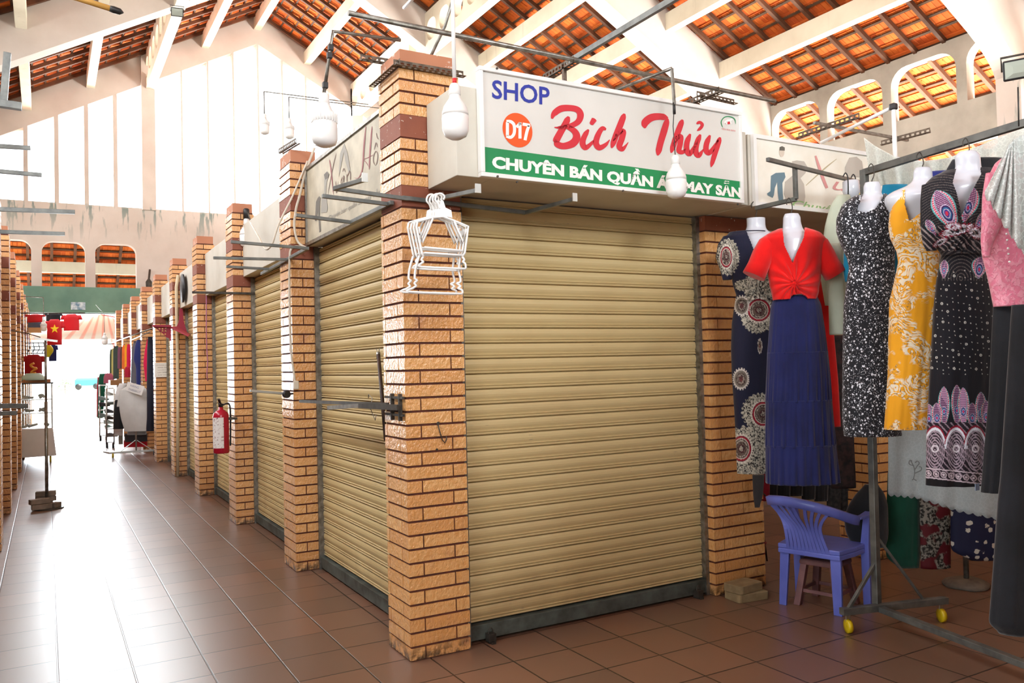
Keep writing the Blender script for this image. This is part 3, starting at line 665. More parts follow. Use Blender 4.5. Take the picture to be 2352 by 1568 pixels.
Bt([(488, 700), (492, 790), (500, 860), (520, 700)], 8); Bt([(580, 640), (560, 700), (575, 760), (600, 620), (605, 740)], 8); Bt([(582, 570), (602, 520), (618, 575)], 7); Bt([(640, 600), (645, 720)], 9); Bt([(645, 640), (680, 560), (692, 610), (690, 690)], 9)
mb.build('script_lettering', Br, xs)
mb = MB(); text_on(mb, 'Chuyên bán quần áo may sẵn', (R_(385, 1260, .002), R_(1100, 900, .002), R_(385, 1160, .002)), shear=0.2); mb.build('lettering', Lg, xs)

# ------------------------------------------------------------------ pipes, slotted angles, bracket arms
def slotted(p, q, label, group='slotted steel angles', up=(0, 0, 1)):
    """L-section with a row of slots, from p to q"""
    p = Vector(p); q = Vector(q); d = (q-p); L = d.length; d.normalize(); up = Vector(up); sd = d.cross(up).normalized(); up = sd.cross(d)
    n = max(2, int(L/0.032)); holes = [rrect(0.006+i*L/n, 0.011, 0.006+i*L/n+0.6*L/n, 0.027, (.005,)*4, 3) for i in range(n)]
    m = MB(); v, f = plate([(0, 0), (L, 0), (L, 0.038), (0, 0.038)], holes, 0.0025, lambda u, v_, w_: p+d*u+up*v_+sd*w_); m.add(v, f)
    v, f = plate([(0, 0), (L, 0), (L, 0.038), (0, 0.038)], holes, 0.0025, lambda u, v_, w_: p+d*u+sd*v_+up*w_); m.add(v, f)
    o = m.build('slotted_angle', MAT['rust']); return tag(o, label, 'steel angle', group)
def sbar(mb, p, q, w=0.02, mi=0): mb.bar(p, q, w, w, mi)
mb = MB(); mb.tube([gy(800, 30, -.1), gy(1780, 232, -.1)], 0.0135, 12); tag(mb.build('steel_pipe', MAT['galv']), 'long round galvanised pipe running over the big shop sign', 'pipe')
a = gz(1310, 140, 3.255); mb = MB(); mb.bar(a+Vector((0, 0.03, 0)), a+Vector((0.0, -2.2, 0.0)), 0.022, 0.03); tag(mb.build('steel_bar', MAT['steel']), 'grey square bar crossing over the round pipe above the shop sign', 'bar')
a = gz(1318, 143, 3.20); slotted(a, (a.x, a.y+0.33, a.z), 'slotted angle under the grey bar above the shop sign')
for xx in (a.x,):
    mb = MB(); mb.bar((xx+0.01, 0.0, 2.87), (xx+0.01, 0.0, 3.21), 0.02, 0.02, up=(0, 1, 0)); tag(mb.build('hanger_post', MAT['rust']), 'short steel upright behind the big shop sign holding the slotted angle', 'post')
a = gy(1652, 212, -0.12); slotted(a, (a.x, 0.25, a.z), 'slotted angle pointing back from the pipe near the sign emblem')
a = gy(1600, 222, 0.05); slotted(a, (a.x+0.33, a.y, a.z-0.01), 'slotted angle lying above the emblem end of the shop sign')
slotted((-0.03, -0.004, 3.045), (0.37, -0.004, 3.045), 'slotted angle strapped round the front top of the nearest pillar')
slotted((-0.004, 0.34, 3.045), (-0.004, -0.03, 3.045), 'slotted angle strapped along the aisle side top of the nearest pillar')
slotted((-0.10, 0.30, 3.165), (0.12, 0.30, 3.165), 'slotted angle lying on the cap of the nearest pillar')
a = gy(1835, 318, -0.2); b = gy(1975, 272, -0.62); slotted(a, b, 'slotted angle left of the white pipes above the poster sign')
a = gy(2025, 335, -0.2); b = gy(2138, 305, -0.5); slotted(a, b, 'slotted angle right of the white pipe post above the dresses')
a = gx(722, 340, 0.1); slotted((0.02, a.y+.2, 3.17), (-0.02, a.y+0.55, 3.17), 'slotted angle on top of the second pillar')
mb = MB(); a = gy(1870, 282, -0.3); b = gy(2085, 322, -0.3); sbar(mb, a, b, 0.018); tag(mb.build('white_bar', MAT['galv']), 'light square tube above the poster sign with a wire hook', 'bar')
mb = MB(); a = gy(1885, 328, -0.3); b = gy(2052, 245, -0.75); c = Vector((b.x, b.y, 2.5)); mb.tube([a, b], 0.011, 10); mb.tube([b+Vector((0, 0, 0.012)), Vector((b.x, b.y, 2.45))], 0.013, 10); tag(mb.build('conduit_frame', MAT['whitepl']), 'white plastic conduit corner rising above the dresses', 'conduit')
mb = MB(); mb.box(b-Vector((.02, .02, .02)), b+Vector((.02, .02, .02))); mb.build('black_tape', MAT['black'], bpy.data.objects['conduit_frame'], bevel=0.008)
mb = MB(); a = gy(1815, 222, -.1)
m2_ = MB(); m2_.tube([Vector((0.22, 0.1, 3.16)), dep(1022, 60, 4.5), dep(1046, -20, 4.4)], 0.009, 8); tag(m2_.build('steel_rod', MAT['galv']), 'thin bent steel rod rising from the top of the nearest pillar', 'rod')
# conduit over the shop sign carrying the right bulb
def bulb(root_label, c_top, D_, px_w, fins=False, group='hanging white lamp bulbs', D=None):
    """c_top: world point of the socket top; s: bulb diameter in metres"""
    r = px_w*D/FPX/2; root = thing('hanging_bulb', root_label, 'lamp bulb', tuple(c_top), group)
    m = MB(); m.lathe([(r*0.30, 0), (r*0.40, -0.2*r), (r*0.44, -0.8*r), (r*0.38, -0.85*r)], c_top, 20); m.build('socket', MAT['whitepl'], root)
    z = -0.8*r
    if fins:
        m = MB(); m.lathe([(r*0.42, z), (r*0.62, z-0.5*r), (r*0.95, z-0.9*r), (r*0.97, z-1.5*r), (r*0.9, z-1.5*r)], c_top, 24)
        for k in range(26):
            t = 2*PI*k/26; p = Vector(c_top)+Vector((math.cos(t)*r, math.sin(t)*r, z-1.2*r)); m.bar(p+Vector((0, 0, .35*r)), p-Vector((0, 0, .35*r)), 0.003, 0.006, up=(math.cos(t), math.sin(t), 0))
        m.build('collar', MAT['whitepl'], root); z2 = z-1.5*r
        m = MB(); m.lathe([(r*0.96, z2), (r, z2-0.4*r), (r, z2-1.4*r), (r*0.85, z2-1.75*r), (r*0.4, z2-1.95*r), (0.001, z2-2.0*r)], c_top, 28); m.build('glass', MAT['milk'], root)
    else:
        m = MB(); m.lathe([(r*0.38, z), (r*0.45, z-0.3*r), (r*0.85, z-0.9*r), (r*0.97, z-1.3*r), (r*0.99, z-1.6*r)], c_top, 24); m.build('collar', MAT['whitepl'], root); z2 = z-1.6*r
        m = MB(); m.lathe([(r*0.99, z2), (r, z2-0.2*r), (r*0.97, z2-1.1*r), (r*0.80, z2-1.5*r), (r*0.4, z2-1.72*r), (0.001, z2-1.78*r)], c_top, 28); m.build('glass', MAT['milk'], root)
    return root
MAT['milk'] = M('milky_white_diffuser', (246, 246, 244), (238, 238, 238), 2, 0.25)
D = 3.55; t0 = dep(1044, 193, D); b1 = bulb('white bulb hanging on a white pipe in front of the nearest pillar', t0, None, 62, D=D)
mb = MB(); mb.tube([t0, t0+Vector((0, 0, 0.55))], 0.0085, 12); mb.build('drop_pipe', MAT['whitepl'], b1); mb = MB(); mb.tube([t0+Vector((0, 0, 0.002)), t0+Vector((0, 0, 0.024))], 0.0095, 12); mb.build('red_tape', flat('red_tape', (200, 30, 36)), b1)
mb = MB(); mb.tube([t0+Vector((0, 0, 0.55)), t0+Vector((0.0, 0.55, 0.55))], 0.0085, 10); mb.build('drop_pipe', MAT['whitepl'], b1)
D = 4.45; t0 = dep(1551, 357, D); b2 = bulb('white bulb hanging by a black wire before the green band of the shop sign', t0, None, 48, D=D)
p1 = dep(1549, 240, D); p2 = dep(1543, 157, D); mb = MB(); mb.tube([t0, dep(1549, 330, D), dep(1546, 290, D), p1], 0.0025, 6); mb.build('wire', MAT['black'], b2)
mb = MB(); mb.bar(p1, p2, 0.013, 0.013); mb.tube([p2, gy(1415, 207, -0.2)], 0.009, 10); mb.build('conduit', MAT['galv'], b2); mb = MB(); mb.tube([dep(1549, 262, D), dep(1548, 236, D)], 0.008, 8); mb.build('black_tape', MAT['black'], b2)
D = 4.05; t0 = dep(744, 215, D); b3 = bulb('white bulb with finned collar hanging left of the nearest pillar top', t0, None, 58, fins=True, D=D)
p1 = dep(765, 72, D); mb = MB(); mb.tube([t0, p1, Vector((0.02, 0.02, 3.2))], 0.009, 10); mb.build('conduit', MAT['galv'], b3)
for y in (110, 128, 196): 
    mb = MB(); c = dep(765-(y-72)*0.147, y, D); mb.box(c-Vector((.013, .013, .016)), c+Vector((.013, .013, .016))); mb.build('black_tape', MAT['black'], b3, bevel=0.004)
D = 8.1; t0 = dep(566, 502, D); b4 = bulb('small white bulb by the third pillar of the aisle', t0, None, 32, D=D); mb = MB(); mb.lathe([(0.03, 0), (0.03, 0.09), (0.02, 0.1)], t0, 10); mb.build('black_cap', MAT['black'], b4); mb = MB(); mb.tube([t0+Vector((0, 0, 0.1)), dep(595, 560, 7.9), dep(600, 585, 7.8)], 0.006, 6); mb.build('wire', MAT['galv'], b4)
for (x, y, w_, D, lb) in ((240, 764, 13, 15.5, 'far white bulb hanging over the aisle end against the bright opening'), (100, 733, 13, 13.2, 'far white bulb hanging from a bent conduit at the left of the aisle'), (607, 262, 22, 9.0, 'left of two small bulbs hanging in front of the big gable window'), (664, 272, 22, 9.5, 'right of two small bulbs hanging in front of the big gable window')):
    t0 = dep(x, y, D); bb = bulb(lb, t0, None, w_, fins=True, D=D)
    up = 0.35 if y > 500 else 0.25; mb = MB(); mb.tube([t0, t0+Vector((0, 0, up))], 0.006, 6)
    if x == 100: mb.tube([t0+Vector((0, 0, up)), t0+Vector((-0.45, 0, up+0.02))], 0.008, 6)
    elif y > 500: mb.tube([t0+Vector((0, 0, up)), t0+Vector((0, 3.0, up+0.4))], 0.004, 6)
    else: mb.tube([t0+Vector((0, 0, up)), t0+Vector((1.2, 0, up+0.02))], 0.006, 6)
    mb.build('conduit', MAT['galv'], bb)
# bracket arms
def arms(label, mount, segs, w=0.022, group='steel display bracket arms', mat='steel', caps=()):
    root = thing('bracket_arm', label, 'bracket', tuple(mount), group)
    for i, (p, q) in enumerate(segs):
        m = MB(); m.bar(p, q, w if i == 0 else w*0.9, w if i == 0 else w*0.9); m.build('crossbar' if i == 0 else 'arm', MAT[mat], root, bevel=0.0015)
    for c in caps:
        m = MB(); c = Vector(c); m.box(c-Vector((.014, .004, .012)), c+Vector((.014, .004, .03))); m.build('end_plate', MAT['alu'], root)
    return root
f1 = Vector((0.141, -0.015, 2.361)); f2 = Vector((0.733, -0.015, 2.341)); e1 = gx(1098, 437, 0.141); e2 = gx(1320, 457, 0.733)
arms('bracket with two arms under the big shop sign, hangers on its left arm', f1, [(Vector((0.0, -0.012, 2.366)), f2), (f1, e1), (f2, e2)], caps=(e1, e2))
la = Vector((-0.012, 0.763, 2.365)); lb_ = Vector((-0.012, 0.10, 2.362))
arms('bracket with three arms on the aisle side of the nearest pillar, under the weathered sign', lb_, [(la, lb_), (la, gy(680, 494, 0.763)), (Vector((-.012, .151, 2.362)), gy(740, 450, 0.151)), (Vector((0.03, -0.014, 2.362)), gy(768, 433, -0.03)), (gy(768, 433, -0.03), gy(838, 412, -0.3))], caps=(gy(838, 412, -0.3),))
arms('bracket with three thin arms by the second pillar', (-0.012, 2.4, 2.33), [(Vector((-0.012, 1.70, 2.337)), Vector((-0.012, 3.1, 2.31))), (Vector((-.012, 1.708, 2.337)), gy(530, 555, 1.708)), (Vector((-.012, 2.246, 2.325)), gy(490, 592, 2.246)), (Vector((-.012, 2.802, 2.315)), gy(520, 612, 2.802))])
arms('single bar across the third pillar', (0.0, 4.37, 2.257), [(Vector((-0.38, 4.365, 2.256)), Vector((0.25, 4.365, 2.256)))], mat='dsteel')
arms('folded arms hanging from the left-hand stalls at eye height', (-2.0, 2.4, 1.36), [(gy(-60, 932, 2.1), gy(64, 932, 2.1)), (gy(-60, 952, 2.1), gy(40, 948, 2.1))], w=0.03, mat='dsteel')
arms('grey bars sticking out high at the left edge over the aisle', (-1.95, 3.3, 2.6), [(gy(-60, 478, 3.0), gy(172, 487, 3.0)), (gy(-60, 530, 3.2), gy(149, 537, 3.2)), (gy(-60, 332, 2.6), gy(70, 340, 2.6)), (gy(-60, 388, 2.8), gy(96, 402, 2.8))], w=0.03)
arms('folded bracket in the top left corner over the aisle', (-1.95, 2.1, 2.9), [(gy(-40, 232, 2.0), gy(50, 245, 2.0)), (gy(17, 122, 2.0), gy(8, 235, 2.0))], w=0.045)
# folded rack at chest height on the nearest pillar
lr = thing('folding_rack', 'folded steel arm rack bolted to the aisle side of the nearest pillar', 'rack', (-0.03, 0.2, 1.29))
mb = MB()
for y in (0.05, 0.16): mb.bar((-0.01, y, 1.22), (-0.01, y, 1.36), 0.018, 0.014, up=(0, 1, 0)); 
mb.bar((-0.012, 0.0, 1.34), (-0.012, 0.25, 1.34), 0.012, 0.012); mb.bar((-0.012, 0.0, 1.25), (-0.012, 0.25, 1.25), 0.012, 0.012); mb.build('wall_bracket', MAT['dsteel'], lr)
mb = MB(); mb.bar((-0.035, 0.0, 1.292), (-0.05, 0.55, 1.285), 0.026, 0.028); mb.build('arm', MAT['dsteel'], lr); mb = MB(); mb.bar((-0.05, 0.55, 1.285), gx(755, 936, -0.06), 0.022, 0.024); mb.build('arm', MAT['galv'], lr)
mb = MB(); mb.bar((-0.02, 0.2, 1.30), gx(690, 921, -0.03), 0.02, 0.02); mb.build('arm', MAT['dsteel'], lr)
mb = MB(); q = Vector((-0.03, 0.42, 1.3)); mb.tube([q+Vector((0, .05, .03)), q+Vector((-.01, .02, .05)), q+Vector((0, -.01, .03)), q+Vector((0, .02, -.03)), q+Vector((0, -.05, -.09)), q+Vector((0, -.07, -.06))], 0.0022, 6); mb.build('wire_hook', MAT['galv'], lr)
st_ = thing('wooden_stick', 'dark stick with two wire prongs standing behind the folding rack', 'stick', tuple(gx(884, 990, 0.1)))
mb = MB(); pt, pb = gx(869, 812, 0.12), gx(886, 1010, 0.05); mb.tube([pt, pb], 0.011, 8); mb.build('shaft', M('dark_stick', (74, 48, 36), (52, 34, 26), 20, 0.6), st_)
mb = MB(); mb.tube([pt-Vector((0, 0, .03)), pt+Vector((0, 0, .01))], 0.013, 8); mb.tube([pt, gx(863, 799, 0.12)], 0.002, 5); mb.tube([pt, gx(872, 799, 0.12)], 0.002, 5); mb.build('prongs', MAT['galv'], st_)
# round-ended tube on the second pillar
tb = arms('short round tube with black end cap sticking out at the second pillar', (-0.05, 2.2, 1.33), [(gy(574, 897, 2.15), gy(650, 903, 2.15))], w=0.018, mat='alu', group=None)
mb = MB(); c = gy(655, 905, 2.13); mb.lathe([(0.026, 0), (0.028, 0.01), (0.028, 0.03), (0.02, 0.03)], c, 16, axis=(0.3, -1, 0)); mb.bar(c, (0.0, 2.2, c.z), 0.012, 0.012); mb.build('end_cap', MAT['black'], tb)
# hook on the nearest pillar
mb = MB(); c = gy(1006, 972, -0.004); mb.lathe([(0.009, 0), (0.009, 0.004)], c, 12, axis=(0, -1, 0)); mb.tube([gy(x, y, -0.012) for x, y in ((1006, 974), (1010, 990), (1016, 1010), (1022, 1017), (1026, 1008), (1025, 1001))], 0.003, 8)
c = gy(1003, 1032, -0.003); mb.lathe([(0.006, 0), (0.006, 0.004)], c, 10, axis=(0, -1, 0)); tag(mb.build('wall_hook', MAT['dsteel']), 'thin wire hook screwed into the front of the nearest pillar', 'hook')
# cables on the second pillar with a plug
cb = thing('power_cable', 'beige cable looping down the second pillar to a plug', 'cable', (0.0, 2.18, 2.5)); CW = flat('beige_cable', (206, 196, 180))
mb = MB(); mb.tube(catmull([gy(x, y, yy) for x, y, yy in ((722, 340, 2.16), (700, 400, 2.15), (688, 450, 2.15), (680, 480, 2.15), (676, 520, 2.15), (685, 556, 2.12), (706, 570, 2.05))], 5), 0.009, 8)
mb.tube(catmull([gy(x, y, yy) for x, y, yy in ((706, 370, 2.15), (672, 450, 2.12), (640, 515, 2.1), (625, 560, 2.1), (610, 572, 2.2), (596, 548, 2.5), (575, 510, 3.5))], 5), 0.007, 8)
mb.tube(catmull([gy(x, y, 2.16) for x, y in ((706, 572), (690, 566), (670, 570), (665, 600), (665, 700), (668, 800), (674, 850), (678, 880))], 5), 0.008, 8); mb.build('cable', CW, cb)
mb = MB(); c = gy(680, 885, 2.15); mb.box(c-Vector((.02, .012, .03)), c+Vector((.02, .012, .035))); mb.build('plug', CW, cb, bevel=0.008)
# purple ribbon on the fourth pillar
mb = MB(); mb.tube([gy(x, y, 6.57) for x, y in ((474, 672), (474, 760), (475, 800), (477, 830), (475, 860), (477, 874))], 0.006, 6); tag(mb.build('ribbon', flat('faded_purple', (176, 110, 150))), 'thin faded purple ribbon hanging on the fourth pillar', 'ribbon')
# conduit on the fifth pillar
mb = MB(); mb.tube([gy(409, 632, 8.74), gy(405, 660, 8.74), gy(409, 900, 8.74), gy(408, 1094, 8.74)], 0.022, 8); tag(mb.build('wall_conduit', flat('cream_conduit', (206, 190, 160))), 'cream conduit running down the front of the fifth pillar', 'conduit')
# fan-like black disc
mb = MB(); c = Vector((0.07, 8.2, 2.66)); mb.lathe([(0.02, 0), (0.2, 0.0), (0.2, 0.02), (0.02, 0.03)], c, 24, axis=(-1, 0, 0)); tag(mb.build('vent_disc', MAT['black']), 'black round vent disc on the fascia past the fourth pillar', 'vent')
# red shrine brackets and paper notice
RB = flat('maroon_painted_wood', (150, 30, 58)); 
def shelf(label, T, org, K_, yy):
    root = thing('shelf_bracket', label, 'shelf bracket', tuple(T(*org[2])), 'maroon carved shelf brackets'); return root
Ob = (340, 720); Kb = 8.711; tb_ = lambda x, y, l=0.0: gy(Ob[0]+x/Kb, Ob[1]+y/Kb, 8.30-l)
sb = thing('shelf_bracket', 'maroon fretwork shelf bracket by the notice pillar', 'shelf bracket', tuple(tb_(450, 300)), 'maroon carved shelf brackets')
holes = [[(x+18*math.cos(t), y+18*math.sin(t)) for t in np.linspace(0, 2*PI, 8, endpoint=False)] for x, y in ((230, 300), (290, 300), (355, 290), (290, 350), (350, 350), (345, 410))]
v, f_ = plate([(70, 225), (460, 225), (460, 548), (430, 548), (430, 500), (360, 470), (300, 400), (240, 360), (180, 310), (100, 262)], holes, 0.03, lambda u, v_, w_: tb_(u, v_, w_)); mb = MB(); mb.add(v, f_); mb.build('fret_panel', RB, sb)
mb = MB(); mb.bar(tb_(90, 250, .02), tb_(455, 262, .02), 0.12, 0.02); mb.build('shelf_board', RB, sb)
sb = thing('shelf_bracket', 'solid maroon angled shelf on the fifth pillar', 'shelf bracket', tuple(gy(408, 750, 8.6)), 'maroon carved shelf brackets')
Oc = lambda x, y, yy: gy(340+x/Kb, 720+y/Kb, yy)
mb = MB(); v = [Oc(430, 285, 8.3), Oc(600, 285, 8.6), Oc(850, 440, 8.6), Oc(800, 460, 8.3)]; v2 = [p+Vector((0, 0, .02)) for p in v]; mb.add(v+v2, [(3, 2, 1, 0), (4, 5, 6, 7), (0, 1, 5, 4), (1, 2, 6, 5), (2, 3, 7, 6), (3, 0, 4, 7)]); mb.build('shelf_board', flat('worn_maroon', (186, 70, 92)), sb)
mb = MB(); v = [Oc(560, 300, 8.62), Oc(620, 150, 8.62), Oc(640, -100, 8.62), Oc(690, -100, 8.62), Oc(715, 160, 8.62), Oc(790, 400, 8.62)]; v2 = [p+Vector((0, .02, 0)) for p in v]; n = len(v); mb.add(v+v2, [tuple(range(n)), tuple(range(2*n-1, n-1, -1))]+[(i, (i+1) % n, n+(i+1) % n, n+i) for i in range(n)]); mb.build('back_board', RB, sb)
INK = flat('faded_ink', (120, 116, 110)); pn = thing('paper_notice', 'white paper notice with typed lines on the sixth pillar', 'notice', tuple(gy(374, 848, 10.97)))
a = gy(355, 833, 10.975); b = gy(400, 865, 10.975); mb = MB(); mb.box((a.x, 10.975, b.z), (b.x, 10.983, a.z)); mb.build('paper', MAT['whitepl'], pn)
mb = MB(); hh = (a.z-b.z)
for i, s_ in enumerate(('CÓ PHÒNG CHO THUÊ', 'KINH DOANH', 'HOẶC KHO', 'LH 0986697', 'GẶP NGUYỆT')):
    zt_ = a.z-hh*(0.12+0.17*i); text_on(mb, s_, (Vector((a.x+.02+(0.03 if i else 0), 10.9745, zt_-hh*0.09)), Vector((b.x-.02, 10.9745, zt_-hh*0.09)), Vector((a.x+.02+(0.03 if i else 0), 10.9745, zt_)))); mb.build('text_line', INK, pn); mb = MB()

# fire extinguisher
def extinguisher(c, r, h, label):
    root = thing('fire_extinguisher', label, 'fire extinguisher', c); c = Vector(c)
    m = MB(); m.lathe([(r*0.9, 0), (r, 0.01), (r, h*0.8), (r*0.92, h*0.86), (r*0.6, h*0.92), (r*0.3, h*0.95), (r*0.3, h)], c, 28); m.build('cylinder', flat('deep_red_gloss', (168, 14, 44), 0.25), root)
    m = MB(); m.lathe([(r*0.28, h), (r*0.3, h*1.06), (r*0.15, h*1.08)], c, 12); m.bar(c+Vector((0, 0, h*1.05)), c+Vector((-0.03, -0.07, h*1.18)), 0.02, 0.012); m.bar(c+Vector((0, 0, h*1.03)), c+Vector((-0.03, -0.08, h*1.08)), 0.016, 0.01); m.build('valve', MAT['black'], root)
    m = MB(); m.tube(catmull([c+Vector(p) for p in ((0.02, 0, h*1.04), (0.07, 0, h*1.07), (r+0.015, 0.0, h*0.9), (r+0.012, 0, h*0.3), (r+0.01, 0, h*0.15))], 5), 0.008, 8); m.build('hose', MAT['black'], root)
    m = MB(); n = 12; a0, a1 = PI*0.95, PI*1.55
    vs = [c+Vector(((r+0.0015)*math.cos(a0+(a1-a0)*i/n), (r+0.0015)*math.sin(a0+(a1-a0)*i/n), z)) for z in (h*0.12, h*0.78) for i in range(n+1)]; m.add(vs, [(i, i+1, n+2+i, n+1+i) for i in range(n)], sm=True)
    m.build('label_sheet', M('scuffed_white_label', (226, 222, 220), (150, 120, 120), 60, 0.5, lo=0.55, hi=0.62), root)
    return root
extinguisher((-0.145, 4.30, 0.715), 0.073, 0.44, 'red fire extinguisher hanging on the third pillar of the aisle')
mb = MB(); mb.box((-0.09, 4.26, 1.03), (0.0, 4.42, 1.05)); tag(mb.build('wall_bracket', MAT['dsteel']), 'small steel bracket holding the red fire extinguisher', 'bracket')
# flood lamps
def flood(c, fwd, w, label, up=(0, 0, 1)):
    root = thing('flood_lamp', label, 'flood lamp', tuple(c), 'flood lamps'); fwd = Vector(fwd).normalized(); c = Vector(c); sd = fwd.cross(Vector(up)).normalized(); u = sd.cross(fwd)
    Mx = Matrix((( sd.x, fwd.x, u.x, c.x), (sd.y, fwd.y, u.y, c.y), (sd.z, fwd.z, u.z, c.z), (0, 0, 0, 1)))
    m = MB(); m.box((-w/2, -w*0.25, -w*0.36), (w/2, 0, w*0.36), mat=Mx); m.build('housing', MAT['black'], root, bevel=0.006)
    m = MB(); h = w*0.43; k = w*0.29; vs = [Mx @ Vector(p) for p in ((-h, 0.002, -k), (h, 0.002, -k), (h, 0.002, k), (-h, 0.002, k), (-.02, 0.004, -.015), (.02, 0.004, -.015), (.02, 0.004, .015), (-.02, 0.004, .015))]
    m.add(vs, [(0, 1, 5, 4), (1, 2, 6, 5), (2, 3, 7, 6), (3, 0, 4, 7), (4, 5, 6, 7)]); m.build('reflector', flat('lamp_reflector', (150, 156, 146), 0.4, metal=0.4), root)
    m = MB(); m.tube([Mx @ Vector(p) for p in ((-w*.52, -.02, 0), (-w*.55, -.03, w*.5), (w*.55, -.03, w*.5), (w*.52, -.02, 0))], 0.005, 6); m.build('yoke', MAT['dsteel'], root); return root
fc = dep(2340, 158, 3.4); flood(fc, (CAM-fc)+Vector((-0.3, 0, 0.2)), 0.115, 'black flood lamp at the upper right edge above the dresses')
mb = MB(); mb.tube([dep(2338, 200, 3.4), dep(2340, 290, 3.4)], 0.003, 6); mb.build('wire', MAT['black'], bpy.data.objects['flood_lamp'])
fc = dep(407, 28, 12.0); flood(fc, CAM-fc, 0.17, 'small pale flood lamp under the left roof beam')
# bamboo pole with taped end, top left
mb = MB(); a = dep(110, -25, 5.0); b = dep(276, 27, 5.2); mb.tube([a, b], 0.018, 12); o = tag(mb.build('bamboo_pole', flat('varnished_bamboo', (196, 150, 74))), 'bamboo pole with black taped end high at the top left', 'pole')
mb = MB(); d = (b-a).normalized(); mb.tube([b-d*0.06, b-d*0.04, b+d*0.0, b+d*0.02], [0.019, 0.022, 0.02, 0.004], 12); mb.build('taped_end', MAT['black'], o)

# ------------------------------------------------------------------ hangers on the bracket arm
def P(x, y, D): return dep(x, y, D)
def tp(mb, pts, D, r, org=(0, 0), sc=1.0, n=6, smooth=0):
    q = [dep(org[0]+x/sc, org[1]+y/sc, D) for x, y in pts]
    if smooth: q = catmull(q, smooth)
    mb.tube(q, r, n)
HO = (860, 360); HK = 4.356
def hanger(D, dx, dy, kind):
    m = MB(); o = (HO[0]+dx, HO[1]+dy); r = 0.0056; T = lambda pts, rr=r, s_=0: tp(m, pts, D, rr, o, HK, 6, s_)
    T([(690, 430), (700, 395), (665, 368), (625, 380), (610, 430), (640, 470), (655, 520)], 0.005, 4)
    v, f = plate([(600, 612), (612, 530), (650, 512), (665, 420), (690, 440), (712, 508), (770, 535), (780, 612), (740, 600), (680, 592), (640, 594)], [], 0.006, lambda u, v_, w_: dep(o[0]+u/HK, o[1]+v_/HK, D-0.003+w_)); m.add(v, f)
    T([(430, 650), (590, 605), (690, 598), (800, 640), (940, 695), (905, 960), (880, 1000)])
    T([(430, 650), (420, 700), (475, 960), (490, 1000)]); T([(585, 615), (480, 860), (445, 700)]); T([(800, 645), (890, 860), (920, 720)])
    T([(500, 905), (890, 940)]); T([(500, 960), (885, 985)])
    if kind == 0:
        T([(490, 1000), (470, 1030), (490, 1050), (465, 1070), (470, 1100), (915, 1120)], r, 3); T([(880, 1000), (900, 1030), (885, 1050), (910, 1070), (915, 1120)], r, 3)
    else:
        T([(475, 985), (440, 1110), (430, 1210), (455, 1230), (425, 1260), (445, 1285), (410, 1310), (375, 1345), (905, 1365)], r, 3); T([(885, 1000), (870, 1130), (890, 1240), (850, 1260), (890, 1290), (860, 1310), (905, 1330), (905, 1365)], r, 3)
    return m
hl = ['front white plastic hanger of the bunch by the nearest pillar', 'white plastic hanger just behind the front one of the bunch', 'third white plastic hanger of the bunch by the nearest pillar', 'rear long-framed white plastic hanger of the bunch']
for i, (D, dx, dy, k) in enumerate(((3.86, 0, 0, 0), (3.885, -6, 1, 1), (3.91, -13, 4, 0), (3.94, -20, 2, 1))):
    tag(hanger(D, dx, dy, k).build('clothes_hanger', MAT['whitepl']), hl[i], 'clothes hanger', 'white hangers on the bracket arm')

